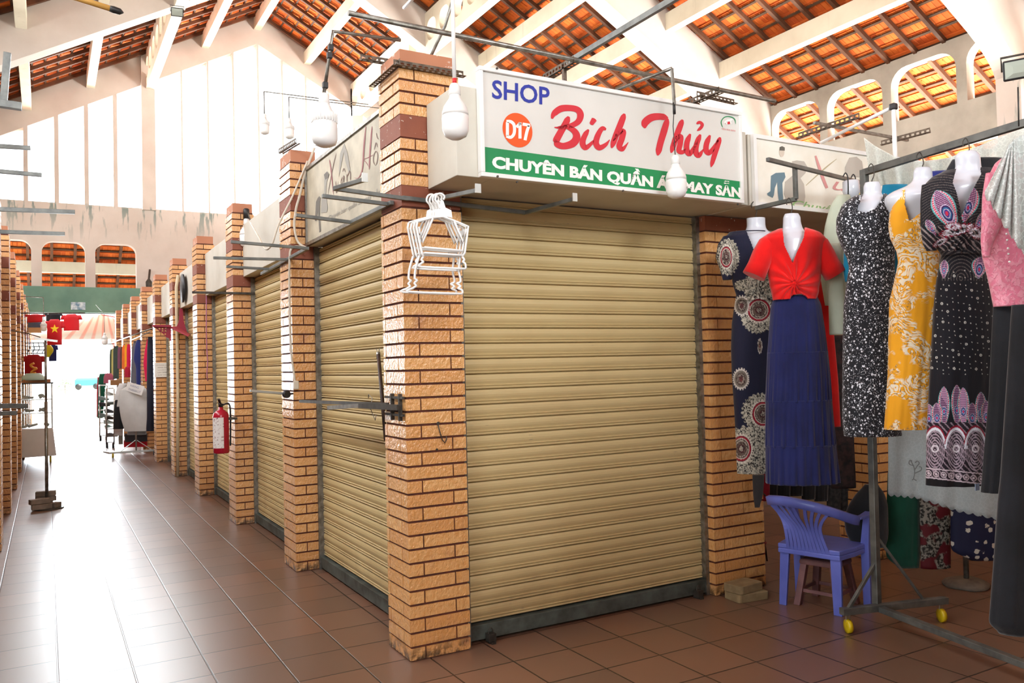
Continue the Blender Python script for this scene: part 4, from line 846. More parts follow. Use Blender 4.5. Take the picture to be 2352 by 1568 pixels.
# ------------------------------------------------------------------ clothes
E1 = Vector((CR.x, CR.y, 0)).normalized(); E2 = Vector((CF.x, CF.y, 0)).normalized(); EZ = Vector((0, 0, 1))
MAT['mannequin'] = M('white_glossy_mannequin', (212, 217, 228), (206, 211, 223), 2, 0.22, spec=0.6)
def inpoly(px, py, poly):
    c = np.zeros(len(px), bool); n = len(poly); j = n-1
    for i in range(n):
        xi, yi = poly[i]; xj, yj = poly[j]
        k = ((yi > py) != (yj > py)) & (px < (xj-xi)*(py-yi)/(yj-yi+1e-9)+xi); c ^= k; j = i
    return c
def proj(V):
    d = V-np.array(CAM); z = d @ np.array(CF); return 1176+FPX*(d @ np.array(CR))/z, 784-FPX*(d @ np.array(CU))/z
def loftpx(rows, D, ratio=0.5, step=6, nt=72, pleat=None, cuts=(), paint=None, front=0.62, cap=True, sq=1.0, wob=0.0, back=0.0, folds=None):
    """rows (y, x_left, x_right) in frame pixels at distance D -> closed tubular cloth; returns (V, F, colors)"""
    ys = [r[0] for r in rows]; y = np.arange(ys[0], ys[-1]+step*0.5, step); y[-1] = ys[-1]
    xl = np.interp(y, ys, [r[1] for r in rows]); xr = np.interp(y, ys, [r[2] for r in rows])
    k = np.array([1, 2, 3, 2, 1.])/9
    if len(y) > 8:
        for a in (xl, xr): b = np.convolve(np.pad(a, 2, mode='edge'), k, 'valid'); a[:] = b
    nf = int(nt*front); t = np.concatenate([np.linspace(PI, 2*PI, nf, endpoint=False), np.linspace(0, PI, nt-nf, endpoint=False)])
    V = []
    for i in range(len(y)):
        c = dep((xl[i]+xr[i])/2, y[i], D); w = (xr[i]-xl[i])/2*D/FPX; f = i/max(1, len(y)-1)
        rr = np.ones(nt)
        if pleat: n, amp, f0 = pleat; g = min(1, max(0, (f-f0)/(1-f0+1e-6))); rr += amp*(0.25+0.75*g)*(np.sin(n*t+1.3)*0.6+np.sin(n*1.7*t+0.5+2*f)*0.4)
        if wob: rr += wob*np.sin(3*t+9*f)
        ca, sa = np.cos(t), np.sin(t)
        if sq != 1.0: ca = np.sign(ca)*np.abs(ca)**sq; sa = np.sign(sa)*np.abs(sa)**sq
        X = ca*w*(1+(rr-1)*0.25); Y = sa*w*ratio*rr + back
        V.append(np.array(c)[None, :] + X[:, None]*np.array(E1) + Y[:, None]*np.array(E2))
    m = len(y); V = np.concatenate(V); idx = np.arange(m*nt).reshape(m, nt); a = idx[:-1]; b = np.roll(a, -1, 1); c = np.roll(idx[1:], -1, 1); d = idx[1:]
    F = np.stack([a, b, c, d], -1).reshape(-1, 4); fr = np.tile(np.arange(nt) < nf, m-1)
    px, py = proj(V)
    if folds:
        for (fx, fy, amp, rad, nf_) in folds:
            a_ = np.arctan2(py-fy, px-fx); r_ = np.hypot(px-fx, py-fy); w_ = amp*np.exp(-r_/rad)*np.minimum(1, r_/8)*np.sin(nf_*a_+0.06*r_)*np.tile(np.arange(nt) < nf, len(y)); V = V-(w_+amp*1.2*np.exp(-(r_/12)**2))[:, None]*np.array(E2)
    if cuts:
        cx = px[F].mean(1); cy = py[F].mean(1); bad = np.zeros(len(F), bool)
        for poly in cuts: bad |= inpoly(cx, cy, poly)
        F = F[~(bad & fr)]
    fs = [tuple(int(q) for q in f) for f in F]
    if cap: fs += [tuple(int(q) for q in idx[0][::-1]), tuple(int(q) for q in idx[-1])] if cap is True else ([tuple(int(q) for q in idx[0][::-1])] if cap == 'top' else [])
    col = paint(px, py) if paint else None
    return V, fs, col
def cloth(name, rows, D, mat, parent=None, thick=0.0, **k):
    V, fs, col = loftpx(rows, D, **k); me = bpy.data.meshes.new(name); me.from_pydata(V.tolist(), [], fs); me.materials.append(mat)
    me.polygons.foreach_set('use_smooth', [len(f) == 4 for f in fs]); me.update()
    if col is not None:
        ca = me.color_attributes.new('print', 'FLOAT_COLOR', 'POINT'); ca.data.foreach_set('color', np.concatenate([col, np.ones((len(col), 1))], 1).astype(np.float32).ravel())
    o = bpy.data.objects.new(name, me); COL.objects.link(o)
    if thick: s_ = o.modifiers.new('hem', 'SOLIDIFY'); s_.thickness = thick; s_.offset = 0
    if parent: par(o, parent)
    return o
def fabric(name, c, c2=None, rough=0.85, sheen=0.3, wr=True):
    t = NT(name); p = t.coord(); t.set(color=t.mix(t.mapr(t.noise(p, 6, 4), 0.3, 0.7), sr(c), sr(c2) if c2 else tuple(x*0.8 for x in sr(c)[:3])+(1,)), rough=rough, spec=0.25, sheen=sheen)
    if wr: t.bump(t.math('ADD', t.noise(t.map(p, scale=(1, 1, 0.25)), 18, 4), t.math('MULTIPLY', t.noise(p, 400, 2), 0.15)), 0.5, 0.01)
    return t.m
def printed(name, rough=0.8, sheen=0.2):
    t = NT(name); a = t.new('ShaderNodeAttribute', attribute_name='print'); p = t.coord(); t.set(color=a.outputs['Color'], rough=rough, spec=0.25, sheen=sheen); t.bump(t.noise(t.map(p, scale=(1, 1, 0.25)), 18, 4), 0.5, 0.01); return t.m
def m_floral():
    t = NT('black_cotton_small_white_flowers'); p = t.coord(); p = t.map(p, scale=(1, 1, 0.9)); v = t.voro(p, 62); n = t.noise(p, 110, 2); f = t.mapr(t.math('ADD', v, t.math('MULTIPLY', n, 0.38)), 0.44, 0.49, 1, 0)
    v2 = t.voro(p, 150); f2 = t.mapr(v2, 0.20, 0.26, 1, 0); f = t.math('MAXIMUM', f, f2)
    t.set(color=t.mix(f, sr(16, 18, 28), sr(226, 230, 240)), rough=0.85, sheen=0.2); t.bump(t.noise(p, 30, 3), 0.4, 0.006); return t.m
def m_yellow():
    t = NT('mustard_cotton_white_fern_leaves'); p = t.coord(); n = t.noise(p, 7, 2, out='Color'); q = t.new('ShaderNodeVectorMath', operation='MULTIPLY_ADD'); t.link(n, q.inputs[0]); q.inputs[1].default_value = (0.35, 0.35, 0.35); t.link(p, q.inputs[2]); q = q.outputs[0]
    A = []
    for rot, sc in (((0.3, 0.6, 0.2), 1), ((0.5, -0.7, 0.9), 1.15)):
        w = t.voro(t.map(q, scale=(22*sc, 22*sc, 84*sc), rot=rot), 1.0); A.append(t.mapr(w, 0.36, 0.46, 1, 0))
    patch = t.mapr(t.noise(p, 8, 2), 0.42, 0.47); f = t.math('MULTIPLY', t.math('MAXIMUM', A[0], A[1]), patch)
    gr = t.math('MULTIPLY', t.mapr(t.noise(p, 120, 2), 0.52, 0.60), patch)
    c = t.mix(t.math('MULTIPLY', gr, 0.8), sr(238, 166, 12), sr(120, 104, 84)); t.set(color=t.mix(f, c, sr(236, 226, 204)), rough=0.8, sheen=0.2); t.bump(t.noise(t.map(p, scale=(1, 1, .3)), 20, 3), 0.4, 0.008); return t.m
def m_pink():
    t = NT('pink_brocade_satin'); p = t.coord(); n = t.mapr(t.noise(p, 55, 3), 0.48, 0.56); t.set(color=t.mix(n, sr(232, 128, 156), sr(240, 156, 178)), rough=t.mapr(n, 0, 1, 0.28, 0.5), spec=0.6, sheen=0.4); t.bump(t.math('ADD', t.noise(t.map(p, scale=(1, 1, .5)), 10, 4), t.math('MULTIPLY', n, 0.1)), 0.7, 0.02); return t.m
MAT.update(floral=m_floral(), yellow=m_yellow(), pinksat=m_pink(), red=fabric('scarlet_cotton', (236, 18, 14), (206, 10, 12)), navy=fabric('navy_crinkle_viscose', (30, 38, 96), (22, 28, 74)), black_cloth=fabric('black_cloth', (34, 36, 42), (24, 26, 30)),
           mint=fabric('pale_mint_linen', (206, 214, 196), (192, 202, 182)), teal=fabric('teal_blue_cloth', (20, 132, 170)), royal=fabric('royal_blue_cloth', (38, 50, 132)), dgreen=fabric('bottle_green_cloth', (16, 84, 66), (12, 66, 52)), printed=printed('printed_viscose'))
# print painters: colour from the traced pattern, in frame pixels
def C3(r, g, b): return np.array(sr(r, g, b)[:3])
def ring_print(base, discs, seed=3):
    rng = np.random.RandomState(seed); cell = rng.rand(400, 400)
    def f(px, py):
        col = np.tile(C3(*base), (len(px), 1)); n = cell[(py/2.2).astype(int) % 400, (px/2.2).astype(int) % 400]; n2 = cell[(py/1.4).astype(int) % 400, (px/1.4+77).astype(int) % 400]
        for (cx, cy, rx, ry, kind) in discs:
            d = np.hypot((px-cx)/rx, (py-cy)/ry); th = np.arctan2(py-cy, px-cx)
            if kind == 'field':
                e = d+0.05*np.sin(th*26); m = e < 1; c = np.where(n[:, None] < 0.42, C3(190, 186, 172), np.where(n[:, None] < 0.75, C3(140, 138, 128), C3(44, 42, 46))); col[m] = c[m]
            else:
                bands = [(1.06+0.05*np.sign(np.sin(th*30)), (214, 208, 198)), (0.94, (60, 40, 46)), (0.90, (150, 28, 48)), (0.76, (206, 200, 188)), (0.70, (90, 70, 66)), (0.62, (176, 168, 156)), (0.52, (110, 92, 84)), (0.30, (80, 40, 46)), (0.2, (170, 160, 148))] if kind == 'red' else \
                        [(1.06+0.07*np.sign(np.sin(th*24)), (206, 200, 194)), (0.86, (120, 112, 104)), (0.62, (96, 84, 78)), (0.5, (150, 138, 128)), (0.28, (110, 60, 60))]
                for r, c in bands:
                    m = d < r; col[m] = C3(*c)
                m = (d < 0.68) & (n2 < 0.35); col[m] = C3(56, 40, 42)
        return col
    return f
def peacock(px, py):
    n = len(px); col = np.tile(C3(20, 19, 28), (n, 1)); rng = np.random.RandomState(5)
    # feather lines
    def arcs(cx, cy, y0, y1, x0, x1, per):
        m = (py > y0) & (py < y1) & (px > x0) & (px < x1); d = np.hypot((px-cx)*1.0, (py-cy)*0.8); k = m & (np.abs((d/per) % 1-0.5) < 0.13) & ((px*0.37+py*0.11) % 1 < 0.8); col[k] = C3(92, 86, 84)
    arcs(2165, 560, 400, 520, 2118, 2205, 4.6); arcs(2250, 545, 400, 520, 2206, 2285, 4.6); arcs(2207, 640, 572, 645, 2160, 2280, 6.5)
    # dots on the skirt
    m = (py > 620) & (py < 860)
    cell = (np.floor(px/13).astype(int)*7919+np.floor(py/15).astype(int)*104729) % 9973; ox = (cell % 89)/89*7+3; oy = (cell % 53)/53*8+3; d = np.hypot(px % 13-ox, py % 15-oy); r = np.where(cell % 7 == 0, 3.0, 1.2); k = m & (d < r); col[k] = C3(196, 196, 190)
    k = m & (cell % 7 == 0) & (d < 1.3); col[k] = C3(60, 60, 64)
    def chevron(tx, ty, bx, by, wid, x2=None):
        """feather eye leaf with tip (tx,ty) and foot (bx,by)"""
        L = math.hypot(bx-tx, by-ty); ux, uy = (bx-tx)/L, (by-ty)/L; s_ = (px-tx)*ux+(py-ty)*uy; q = -(px-tx)*uy+(py-ty)*ux; f = np.clip(s_/L, 0, 1); w = wid*np.sin(PI*np.clip(f, 0, 1)**0.75)**0.9+0.5; g = np.abs(q)/w; m = (s_ > 0) & (s_ < L) & (g < 1)
        for lim, c in ((1.0, (96, 176, 182)), (0.88, (196, 46, 84)), (0.70, (214, 120, 150)), (0.66, (110, 178, 190)), (0.58, (70, 34, 74))):
            k = m & (g < lim); col[k] = C3(*c)
        k = m & (g < 0.58) & ((s_/4) % 1 < 0.45); col[k] = C3(196, 150, 186)
        k = m & (g > 0.70) & (g < 0.88) & (((s_/5) % 1) < 0.4); col[k] = C3(236, 196, 206)
        ex, ey = tx+ux*L*0.58, ty+uy*L*0.58; d = np.hypot(((px-ex)*ux+(py-ey)*uy)/(wid*0.85), (-(px-ex)*uy+(py-ey)*ux)/(wid*0.5))
        for lim, c in ((1.0, (208, 190, 220)), (0.88, (56, 30, 92)), (0.68, (40, 110, 160)), (0.52, (210, 200, 226)), (0.42, (60, 60, 150)), (0.25, (214, 60, 90))):
            k = (d < lim) & m; col[k] = C3(*c)
    chevron(2150, 438, 2194, 528, 27); chevron(2237, 432, 2213, 510, 20); chevron(2262, 486, 2240, 530, 10); chevron(2128, 505, 2150, 540, 10)
    chevron(2170, 597, 2168, 640, 10); chevron(2252, 590, 2246, 640, 18)
    # knot: white and crimson swirls, speckle
    m = (py > 508) & (py < 575); nn = (np.floor(px/2.5).astype(int)*31+np.floor(py/2.5).astype(int)*57) % 11; k = m & (nn < 3) & (py > 520); col[k] = C3(150, 140, 140)
    for (cx, cy, rx, ry, a) in ((2200, 528, 40, 11, -0.25), (2240, 535, 20, 12, 0.4), (2190, 520, 18, 8, 0.0), (2160, 556, 18, 7, -0.5)):
        x_ = (px-cx)*math.cos(a)+(py-cy)*math.sin(a); y_ = -(px-cx)*math.sin(a)+(py-cy)*math.cos(a); th = np.arctan2(y_/ry, x_/rx); d = np.hypot(x_/rx, y_/ry)+0.10*np.sign(np.sin(th*18))
        k = (d < 1.05) & (d > 0.5); col[k] = C3(130, 22, 48); k = (d < 0.85) & (d > 0.52); col[k] = C3(222, 226, 240)
    # hem border
    for tx, ty in ((2134, 928), (2168, 888), (2197, 884), (2212, 890), (2252, 900), (2232, 925), (2152, 925), (2264, 920)): chevron(tx, ty, tx+1, 985, 13)
    m = py > 970; k = m; s_ = (np.floor(px/2.0).astype(int)*13+np.floor(py/2.2).astype(int)*29) % 7; base = np.where(s_[:, None] < 2, C3(150, 132, 146), C3(34, 26, 36)); col[k] = base[k]
    for cx in (2148, 2196, 2240):
        d = np.hypot((px-cx)/23, (py-1035)/48)
        k = m & (d < 1.12) & (d > 0.98) & (py < 1030); col[k] = C3(226, 228, 240); k = m & (d < 1.22) & (d > 1.12) & (py < 1020); col[k] = C3(140, 24, 50)
        k = m & (np.abs(((d*7) % 1)-0.5) < 0.2) & (d < 0.96); col[k] = C3(178, 160, 176)
        d = np.hypot(px-cx, py-1030); k = (d < 9) & (d > 5.5); col[k] = C3(220, 214, 224)
    k = (np.abs(py-1075-(px-2130)*0.10) < 1.3) | (np.abs(py-1096-(px-2130)*0.12) < 1.3); col[k] = C3(210, 196, 206)
    mm = (py > 1077+(px-2130)*0.1) & (py < 1095+(px-2130)*0.12); d = np.hypot((px % 17)-8.5, py-(1086+(px-2130)*0.11)); k = mm & (d < 7) & (d > 5); col[k] = C3(206, 190, 200); k = mm & (d < 3); col[k] = C3(206, 190, 200)
    k = py > 1098+(px-2130)*0.12; col[k] = C3(16, 15, 20)
    return col
def mannequin(name, label, D, neck, hook_to, group='torso mannequins in dresses', cut_tilt=0):
    """neck: (x centre, y top, half width px)"""
    x, y, h = neck; root = thing('mannequin', label, 'mannequin', tuple(dep(x, y, D)), group)
    c = dep(x, y, D); m = MB(); q = dep(hook_to[0], hook_to[1], D)
    m.tube(catmull([c+Vector((0, 0, -0.01)), c+Vector((0, 0, .012)), (c+q)/2+E1*0.012, q+E1*0.012, q+Vector((0, 0, .018)), q-E1*0.014, q-E1*0.012+Vector((0, 0, -.02))], 5), 0.0028, 6); m.build('hook', MAT['dsteel'], root)
    return root
# 1 navy medallion outfit
D = 4.97
n1 = mannequin('m', 'mannequin in navy outfit with round cream and crimson medallions beside the brick pillar', D, (1736, 501, 20), (1731, 470))
cloth('torso', [(501, 1715, 1757), (524, 1716, 1758), (534, 1708, 1764), (542, 1706, 1785), (556, 1692, 1795), (600, 1694, 1782), (650, 1700, 1770)], D, MAT['mannequin'], n1, ratio=0.75, step=4, nt=48)
dsc = [(1672, 590, 26, 42, 'field'), (1668, 590, 14, 26, 'red'), (1712, 655, 24, 14, 'field'), (1745, 662, 36, 44, 'field'), (1740, 725, 38, 40, 'field'), (1743, 712, 28, 28, 'red'), (1704, 702, 16, 22, 'plain'), (1702, 870, 17, 23, 'plain'), (1735, 905, 0.1, 0.1, 'plain'), (1748, 945, 44, 42, 'field'), (1752, 950, 26, 30, 'red'), (1720, 1050, 62, 72, 'field'), (1703, 1030, 24, 32, 'red'), (1745, 795, 5, 16, 'plain')]
MD = ring_print((26, 28, 52), dsc)
cloth('blouse', [(533, 1676, 1760), (545, 1664, 1790), (570, 1666, 1796), (610, 1680, 1790), (650, 1684, 1784), (675, 1692, 1778), (690, 1694, 1778)], D-0.02, MAT['printed'], n1, ratio=0.62, step=1.6, nt=240, cuts=([(1714, 530), (1762, 530), (1800, 545), (1782, 560), (1738, 590)],), paint=MD, cap=False, thick=0.004, folds=[(1740, 665, 0.009, 40, 13)])
cloth('sleeve', [(543, 1662, 1690), (560, 1650, 1692), (590, 1645, 1690), (620, 1655, 1684), (642, 1661, 1680)], D-0.03, MAT['printed'], n1, ratio=0.8, step=1.6, nt=120, paint=MD, thick=0.004)
cloth('trousers', [(676, 1692, 1780), (700, 1688, 1784), (740, 1682, 1788), (800, 1680, 1784), (860, 1682, 1780), (950, 1688, 1778), (1030, 1692, 1775), (1086, 1694, 1772)], D, MAT['printed'], n1, ratio=0.55, step=1.6, nt=240, pleat=(7, 0.04, 0.2), paint=MD, cap=False, thick=0.004)
# 2 red blouse and navy skirt
D = 4.62
n2 = mannequin('m', 'mannequin in scarlet knotted blouse and long navy tiered skirt', D, (1818, 492, 20), (1812, 462))
cloth('torso', [(491, 1804, 1832), (496, 1799, 1838), (512, 1799, 1839), (528, 1798, 1844), (536, 1790, 1852), (546, 1775, 1872), (580, 1768, 1880), (640, 1778, 1874), (690, 1785, 1870)], D, MAT['mannequin'], n2, ratio=0.7, step=3, nt=64)
cloth('blouse', [(526, 1788, 1852), (531, 1774, 1870), (538, 1760, 1884), (550, 1750, 1894), (570, 1752, 1892), (600, 1762, 1886), (630, 1766, 1884), (655, 1770, 1881), (676, 1775, 1877), (688, 1777, 1875)], D-0.03, MAT['red'], n2, ratio=0.6, step=1.5, nt=240, pleat=(9, 0.03, 0.2), cuts=([(1796, 518), (1850, 518), (1846, 545), (1820, 604), (1801, 562)], [(1806, 694), (1820, 678), (1838, 674), (1850, 678), (1862, 694)]), thick=0.005, folds=[(1822, 652, 0.015, 55, 13)], cap=False)
for q_ in (((1776, 548), (1764, 562), (1752, 585), (1742, 610), (1731, 634)), ((1868, 548), (1880, 562), (1892, 584), (1904, 608), (1919, 630))):
    mb = MB(); k_ = D/FPX; mb.tube([dep(x, y, D-0.035) for x, y in q_], [17*k_, 23*k_, 24*k_, 24*k_, 26*k_], 28); mb.build('sleeve', MAT['red'], n2)
rows = [(680, 1780, 1874), (700, 1772, 1884), (760, 1768, 1893), (812, 1764, 1899)]
cloth('skirt', rows, D-0.01, MAT['navy'], n2, ratio=0.6, step=3, nt=200, pleat=(20, 0.045, 0.15), cap='top', thick=0.004)
cloth('skirt_tier', [(808, 1764, 1899), (870, 1762, 1905), (922, 1760, 1908)], D-0.012, MAT['navy'], n2, ratio=0.6, step=3, nt=220, pleat=(24, 0.07, 0.1), cap=False, thick=0.004)
cloth('skirt_tier', [(918, 1760, 1908), (970, 1760, 1912), (1024, 1760, 1917)], D-0.013, MAT['navy'], n2, ratio=0.61, step=3, nt=220, pleat=(22, 0.08, 0.0), cap=False, thick=0.004)
cloth('skirt_tier', [(1020, 1760, 1917), (1070, 1761, 1922), (1108, 1762, 1926)], D-0.014, MAT['navy'], n2, ratio=0.62, step=3, nt=220, pleat=(18, 0.10, 0.0), cap=False, thick=0.004)
# 3 floral
D = 4.25
n3 = mannequin('m', 'mannequin in black dress with small white flowers, left of the mustard dress', D, (2003, 420, 22), (2001, 384))
cloth('torso', [(419, 1989, 2018), (424, 1984, 2022), (446, 1984, 2024), (456, 1976, 2032), (466, 1958, 2046), (490, 1946, 2050), (520, 1950, 2044)], D+0.01, MAT['mannequin'], n3, ratio=0.7, step=3, nt=56)
cloth('dress', [(449, 1968, 2034), (456, 1950, 2042), (470, 1936, 2050), (500, 1924, 2056), (530, 1924, 2056), (560, 1934, 2054), (590, 1948, 2052), (612, 1953, 2052), (650, 1947, 2054), (700, 1941, 2058), (780, 1939, 2060), (900, 1938, 2062), (960, 1938, 2064), (1000, 1942, 2068)], D-0.02, MAT['floral'], n3, ratio=0.66, step=2.5, nt=160, pleat=(9, 0.03, 0.3), cuts=([(1984, 440), (2031, 440), (2028, 454), (2011, 480), (1988, 489), (1968, 483), (1976, 460)],), cap=False, thick=0.005)
# 4 mustard
D = 4.03
n4 = mannequin('m', 'mannequin in mustard halter dress with white fern leaves', D, (2119, 388, 22), (2112, 358))
cloth('torso', [(385, 2104, 2134), (390, 2099, 2140), (414, 2098, 2142), (426, 2084, 2156), (438, 2050, 2178), (450, 2034, 2188), (466, 2034, 2184), (490, 2048, 2170), (530, 2058, 2160), (560, 2066, 2150)], D+0.01, MAT['mannequin'], n4, ratio=0.6, step=3, nt=64)
cloth('dress', [(436, 2068, 2160), (460, 2058, 2166), (490, 2046, 2168), (520, 2044, 2168), (545, 2048, 2166), (575, 2062, 2158), (600, 2066, 2152), (640, 2058, 2160), (690, 2046, 2164), (760, 2044, 2160), (860, 2042, 2150), (985, 2034, 2138)], D-0.03, MAT['yellow'], n4, ratio=0.62, step=2.5, nt=160, pleat=(11, 0.045, 0.3), cuts=([(2079, 430), (2175, 430), (2140, 470), (2089, 508), (2078, 470)], [(2030, 430), (2074, 430), (2072, 446), (2048, 474), (2030, 474)]), cap=False, thick=0.005)
# 5 peacock
D = 3.80
n5 = mannequin('m', 'mannequin in black peacock-feather print blouse and long dotted skirt', D, (2223, 358, 26), (2218, 326))
cloth('torso', [(348, 2205, 2240), (356, 2194, 2250), (382, 2196, 2252), (400, 2190, 2256), (412, 2172, 2270), (430, 2150, 2284), (480, 2140, 2270), (560, 2160, 2262), (600, 2166, 2258)], D+0.02, MAT['mannequin'], n5, ratio=0.62, step=3, nt=64)
cloth('blouse', [(393, 2168, 2284), (404, 2144, 2292), (418, 2130, 2296), (440, 2120, 2292), (490, 2118, 2284), (530, 2124, 2272), (560, 2148, 2266), (575, 2160, 2264), (586, 2166, 2262)], D-0.03, MAT['printed'], n5, ratio=0.6, step=1.3, nt=300, pleat=(6, 0.03, 0.2), cuts=([(2196, 385), (2252, 385), (2254, 400), (2232, 440), (2209, 494), (2196, 440), (2188, 420)], [(2190, 574), (2206, 567), (2216, 574)]), paint=peacock, cap=False, thick=0.004, folds=[(2210, 545, 0.010, 45, 14)])
cloth('sleeve', [(425, 2119, 2142), (460, 2116, 2140), (520, 2116, 2142), (560, 2122, 2150), (575, 2130, 2150)], D-0.04, MAT['printed'], n5, ratio=0.9, step=1.5, nt=120, paint=peacock, thick=0.004)
cloth('skirt', [(573, 2168, 2262), (600, 2162, 2268), (640, 2154, 2274), (700, 2148, 2280), (800, 2142, 2280), (900, 2136, 2276), (1000, 2131, 2272), (1112, 2129, 2266)], D-0.01, MAT['printed'], n5, ratio=0.58, step=1.3, nt=340, pleat=(8, 0.09, 0.3), paint=peacock, cap=False, thick=0.004)
mb = MB(); a = dep(2244, 1118, D-0.22); mb.box(a-Vector((.015, .002, .015)), a+Vector((.015, .0, .015))); mb.build('care_tag', flat('tag_blue_grey', (150, 170, 200)), n5)
# 6 pink blouse
D = 3.45
n6 = thing('pink_outfit', 'pink satin blouse with pearl buttons over long black trousers at the right edge', 'clothes', tuple(dep(2330, 420, D)), None)
cloth('blouse', [(352, 2318, 2380), (372, 2288, 2420), (420, 2264, 2450), (470, 2262, 2440), (520, 2258, 2425), (580, 2258, 2420), (640, 2272, 2422), (702, 2284, 2428)], D, MAT['pinksat'], n6, ratio=0.42, step=3, nt=140, wob=0.02, thick=0.004)
cloth('sleeve', [(398, 2266, 2296), (450, 2258, 2300), (520, 2256, 2298), (556, 2254, 2280), (590, 2258, 2272)], D-0.07, MAT['pinksat'], n6, ratio=0.6, step=4, nt=50, thick=0.004)
mb = MB()
for y in (537, 551, 570, 583, 601): mb.ball(dep(2312+(y-537)*0.1, y, D-0.135), 0.0045, n=6)
mb.build('pearl_buttons', MAT['whitepl'], n6)
cloth('trousers', [(690, 2284, 2426), (760, 2280, 2440), (900, 2274, 2450), (1050, 2262, 2460), (1128, 2256, 2462)], D+0.02, MAT['black_cloth'], n6, ratio=0.35, step=5, nt=160, pleat=(12, 0.08, 0.1), cap=False, thick=0.004)
c6 = cloth('long_trousers', [(700, 2326, 2420), (1100, 2300, 2422), (1150, 2294, 2425), (1300, 2284, 2430), (1430, 2274, 2440), (1452, 2300, 2440)], 3.15, MAT['black_cloth'], None, ratio=0.45, step=5, nt=140, pleat=(8, 0.06, 0.0), cap='top', thick=0.004)
tag(c6, 'long black trousers hanging lowest at the right edge, hem near the floor', 'trousers')
# hooks and bar hangers for loose garments
def hang(name, label, cat, rows, D, mat, group=None, hook=None, **k):
    o = cloth(name, rows, D, mat, None, **k); tag(o, label, cat, group)
    if hook:
        m = MB(); x, y, x2, y2 = hook; c = dep(x, y, D); q = dep(x2, y2, D)
        m.tube(catmull([c, (c+q)/2+E1*.008, q+E1*.012, q+Vector((0, 0, .02)), q-E1*.014], 5), 0.004, 6); m.build('hanger_hook', MAT['black'], o)
    return o
hang('linen_shirt', 'pale mint linen shirt hanging behind the floral dress, long sleeve down', 'shirt', [(448, 1925, 1950), (470, 1908, 1962), (520, 1895, 1970), (580, 1888, 1970), (640, 1886, 1965), (700, 1896, 1960)], 4.85, MAT['mint'], hook=(1948, 448, 1942, 405), ratio=0.35, nt=80, pleat=(5, 0.08, 0), thick=0.004)
o = bpy.data.objects['linen_shirt']; cloth('sleeve', [(560, 1902, 1934), (640, 1904, 1936), (700, 1904, 1940), (768, 1906, 1942)], 4.7, MAT['mint'], o, ratio=0.5, nt=40, thick=0.004)
hang('yellow_green_top', 'lime top on a white torso peeking beside the mint shirt', 'top', [(446, 1938, 1975), (470, 1930, 1985), (560, 1932, 1985)], 5.0, fabric('lime_cloth', (214, 222, 80)), hook=(1962, 436, 1960, 408), ratio=0.4, nt=60, thick=0.004)
mb = MB(); mb.lathe([(0.03, 0), (0.05, 0.06), (0.048, 0.12), (0.04, 0.125)], dep(1956, 462, 4.98), 16); mb.build('torso_neck', MAT['mannequin'], bpy.data.objects['yellow_green_top'])
hang('red_dress', 'bright red dress hanging behind the navy skirt mannequin', 'dress', [(645, 1850, 1896), (680, 1852, 1905), (760, 1856, 1914), (870, 1862, 1924), (980, 1868, 1930)], 4.95, MAT['red'], ratio=0.4, nt=80, pleat=(7, 0.05, 0), cap='top', thick=0.004)
hang('teal_top', 'teal blue top hanging between the floral and mustard dresses', 'top', [(425, 2028, 2080), (440, 2026, 2100), (470, 2020, 2105), (560, 1940, 2080), (620, 1938, 2075), (645, 1942, 2070)], 4.55, MAT['teal'], ratio=0.3, nt=80, thick=0.004)
hang('royal_blue_top', 'royal blue top behind the mustard dress neck', 'top', [(394, 2140, 2200), (402, 2120, 2215), (440, 2092, 2230), (520, 2088, 2235)], 4.25, MAT['royal'], ratio=0.3, nt=80, thick=0.004)
hang('black_jacket', 'black top hanging behind the peacock blouse', 'top', [(366, 2190, 2300), (378, 2180, 2312), (420, 2160, 2330), (500, 2170, 2330)], 4.05, MAT['black_cloth'], ratio=0.3, nt=80, thick=0.004)
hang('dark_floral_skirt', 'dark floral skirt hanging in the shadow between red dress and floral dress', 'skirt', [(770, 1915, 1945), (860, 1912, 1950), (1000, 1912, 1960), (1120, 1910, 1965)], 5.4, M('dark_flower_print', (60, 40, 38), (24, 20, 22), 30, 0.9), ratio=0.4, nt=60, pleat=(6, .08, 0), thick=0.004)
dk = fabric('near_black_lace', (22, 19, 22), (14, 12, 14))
for i in range(7):
    x = 1768+i*29; yb = (1146, 1150, 1138, 1146, 1150, 1186, 1172)[i]
    hang('dark_garment', 'dark fringed garment hem number' if 0 else ['dark garment hem below the navy skirt, leftmost of the row', 'second dark garment hem from the left below the navy skirt', 'third dark garment hem below the navy skirt', 'middle dark garment hem below the navy skirt', 'fifth dark garment hem below the navy skirt', 'longest dark garment hem, grey-patterned, right of the navy skirt', 'rightmost dark garment hem beside the rack post'][i], 'garment', [(1010, x-14, x+18), (1080, x-15, x+19), (yb, x-13, x+17)], 5.9+0.05*i, dk if i < 5 else M('grey_black_print', (50, 46, 44), (18, 16, 18), 40, 0.9), 'dark garments hanging low behind the skirt', ratio=0.4, nt=60, pleat=(8, 0.1, 0), thick=0.003)
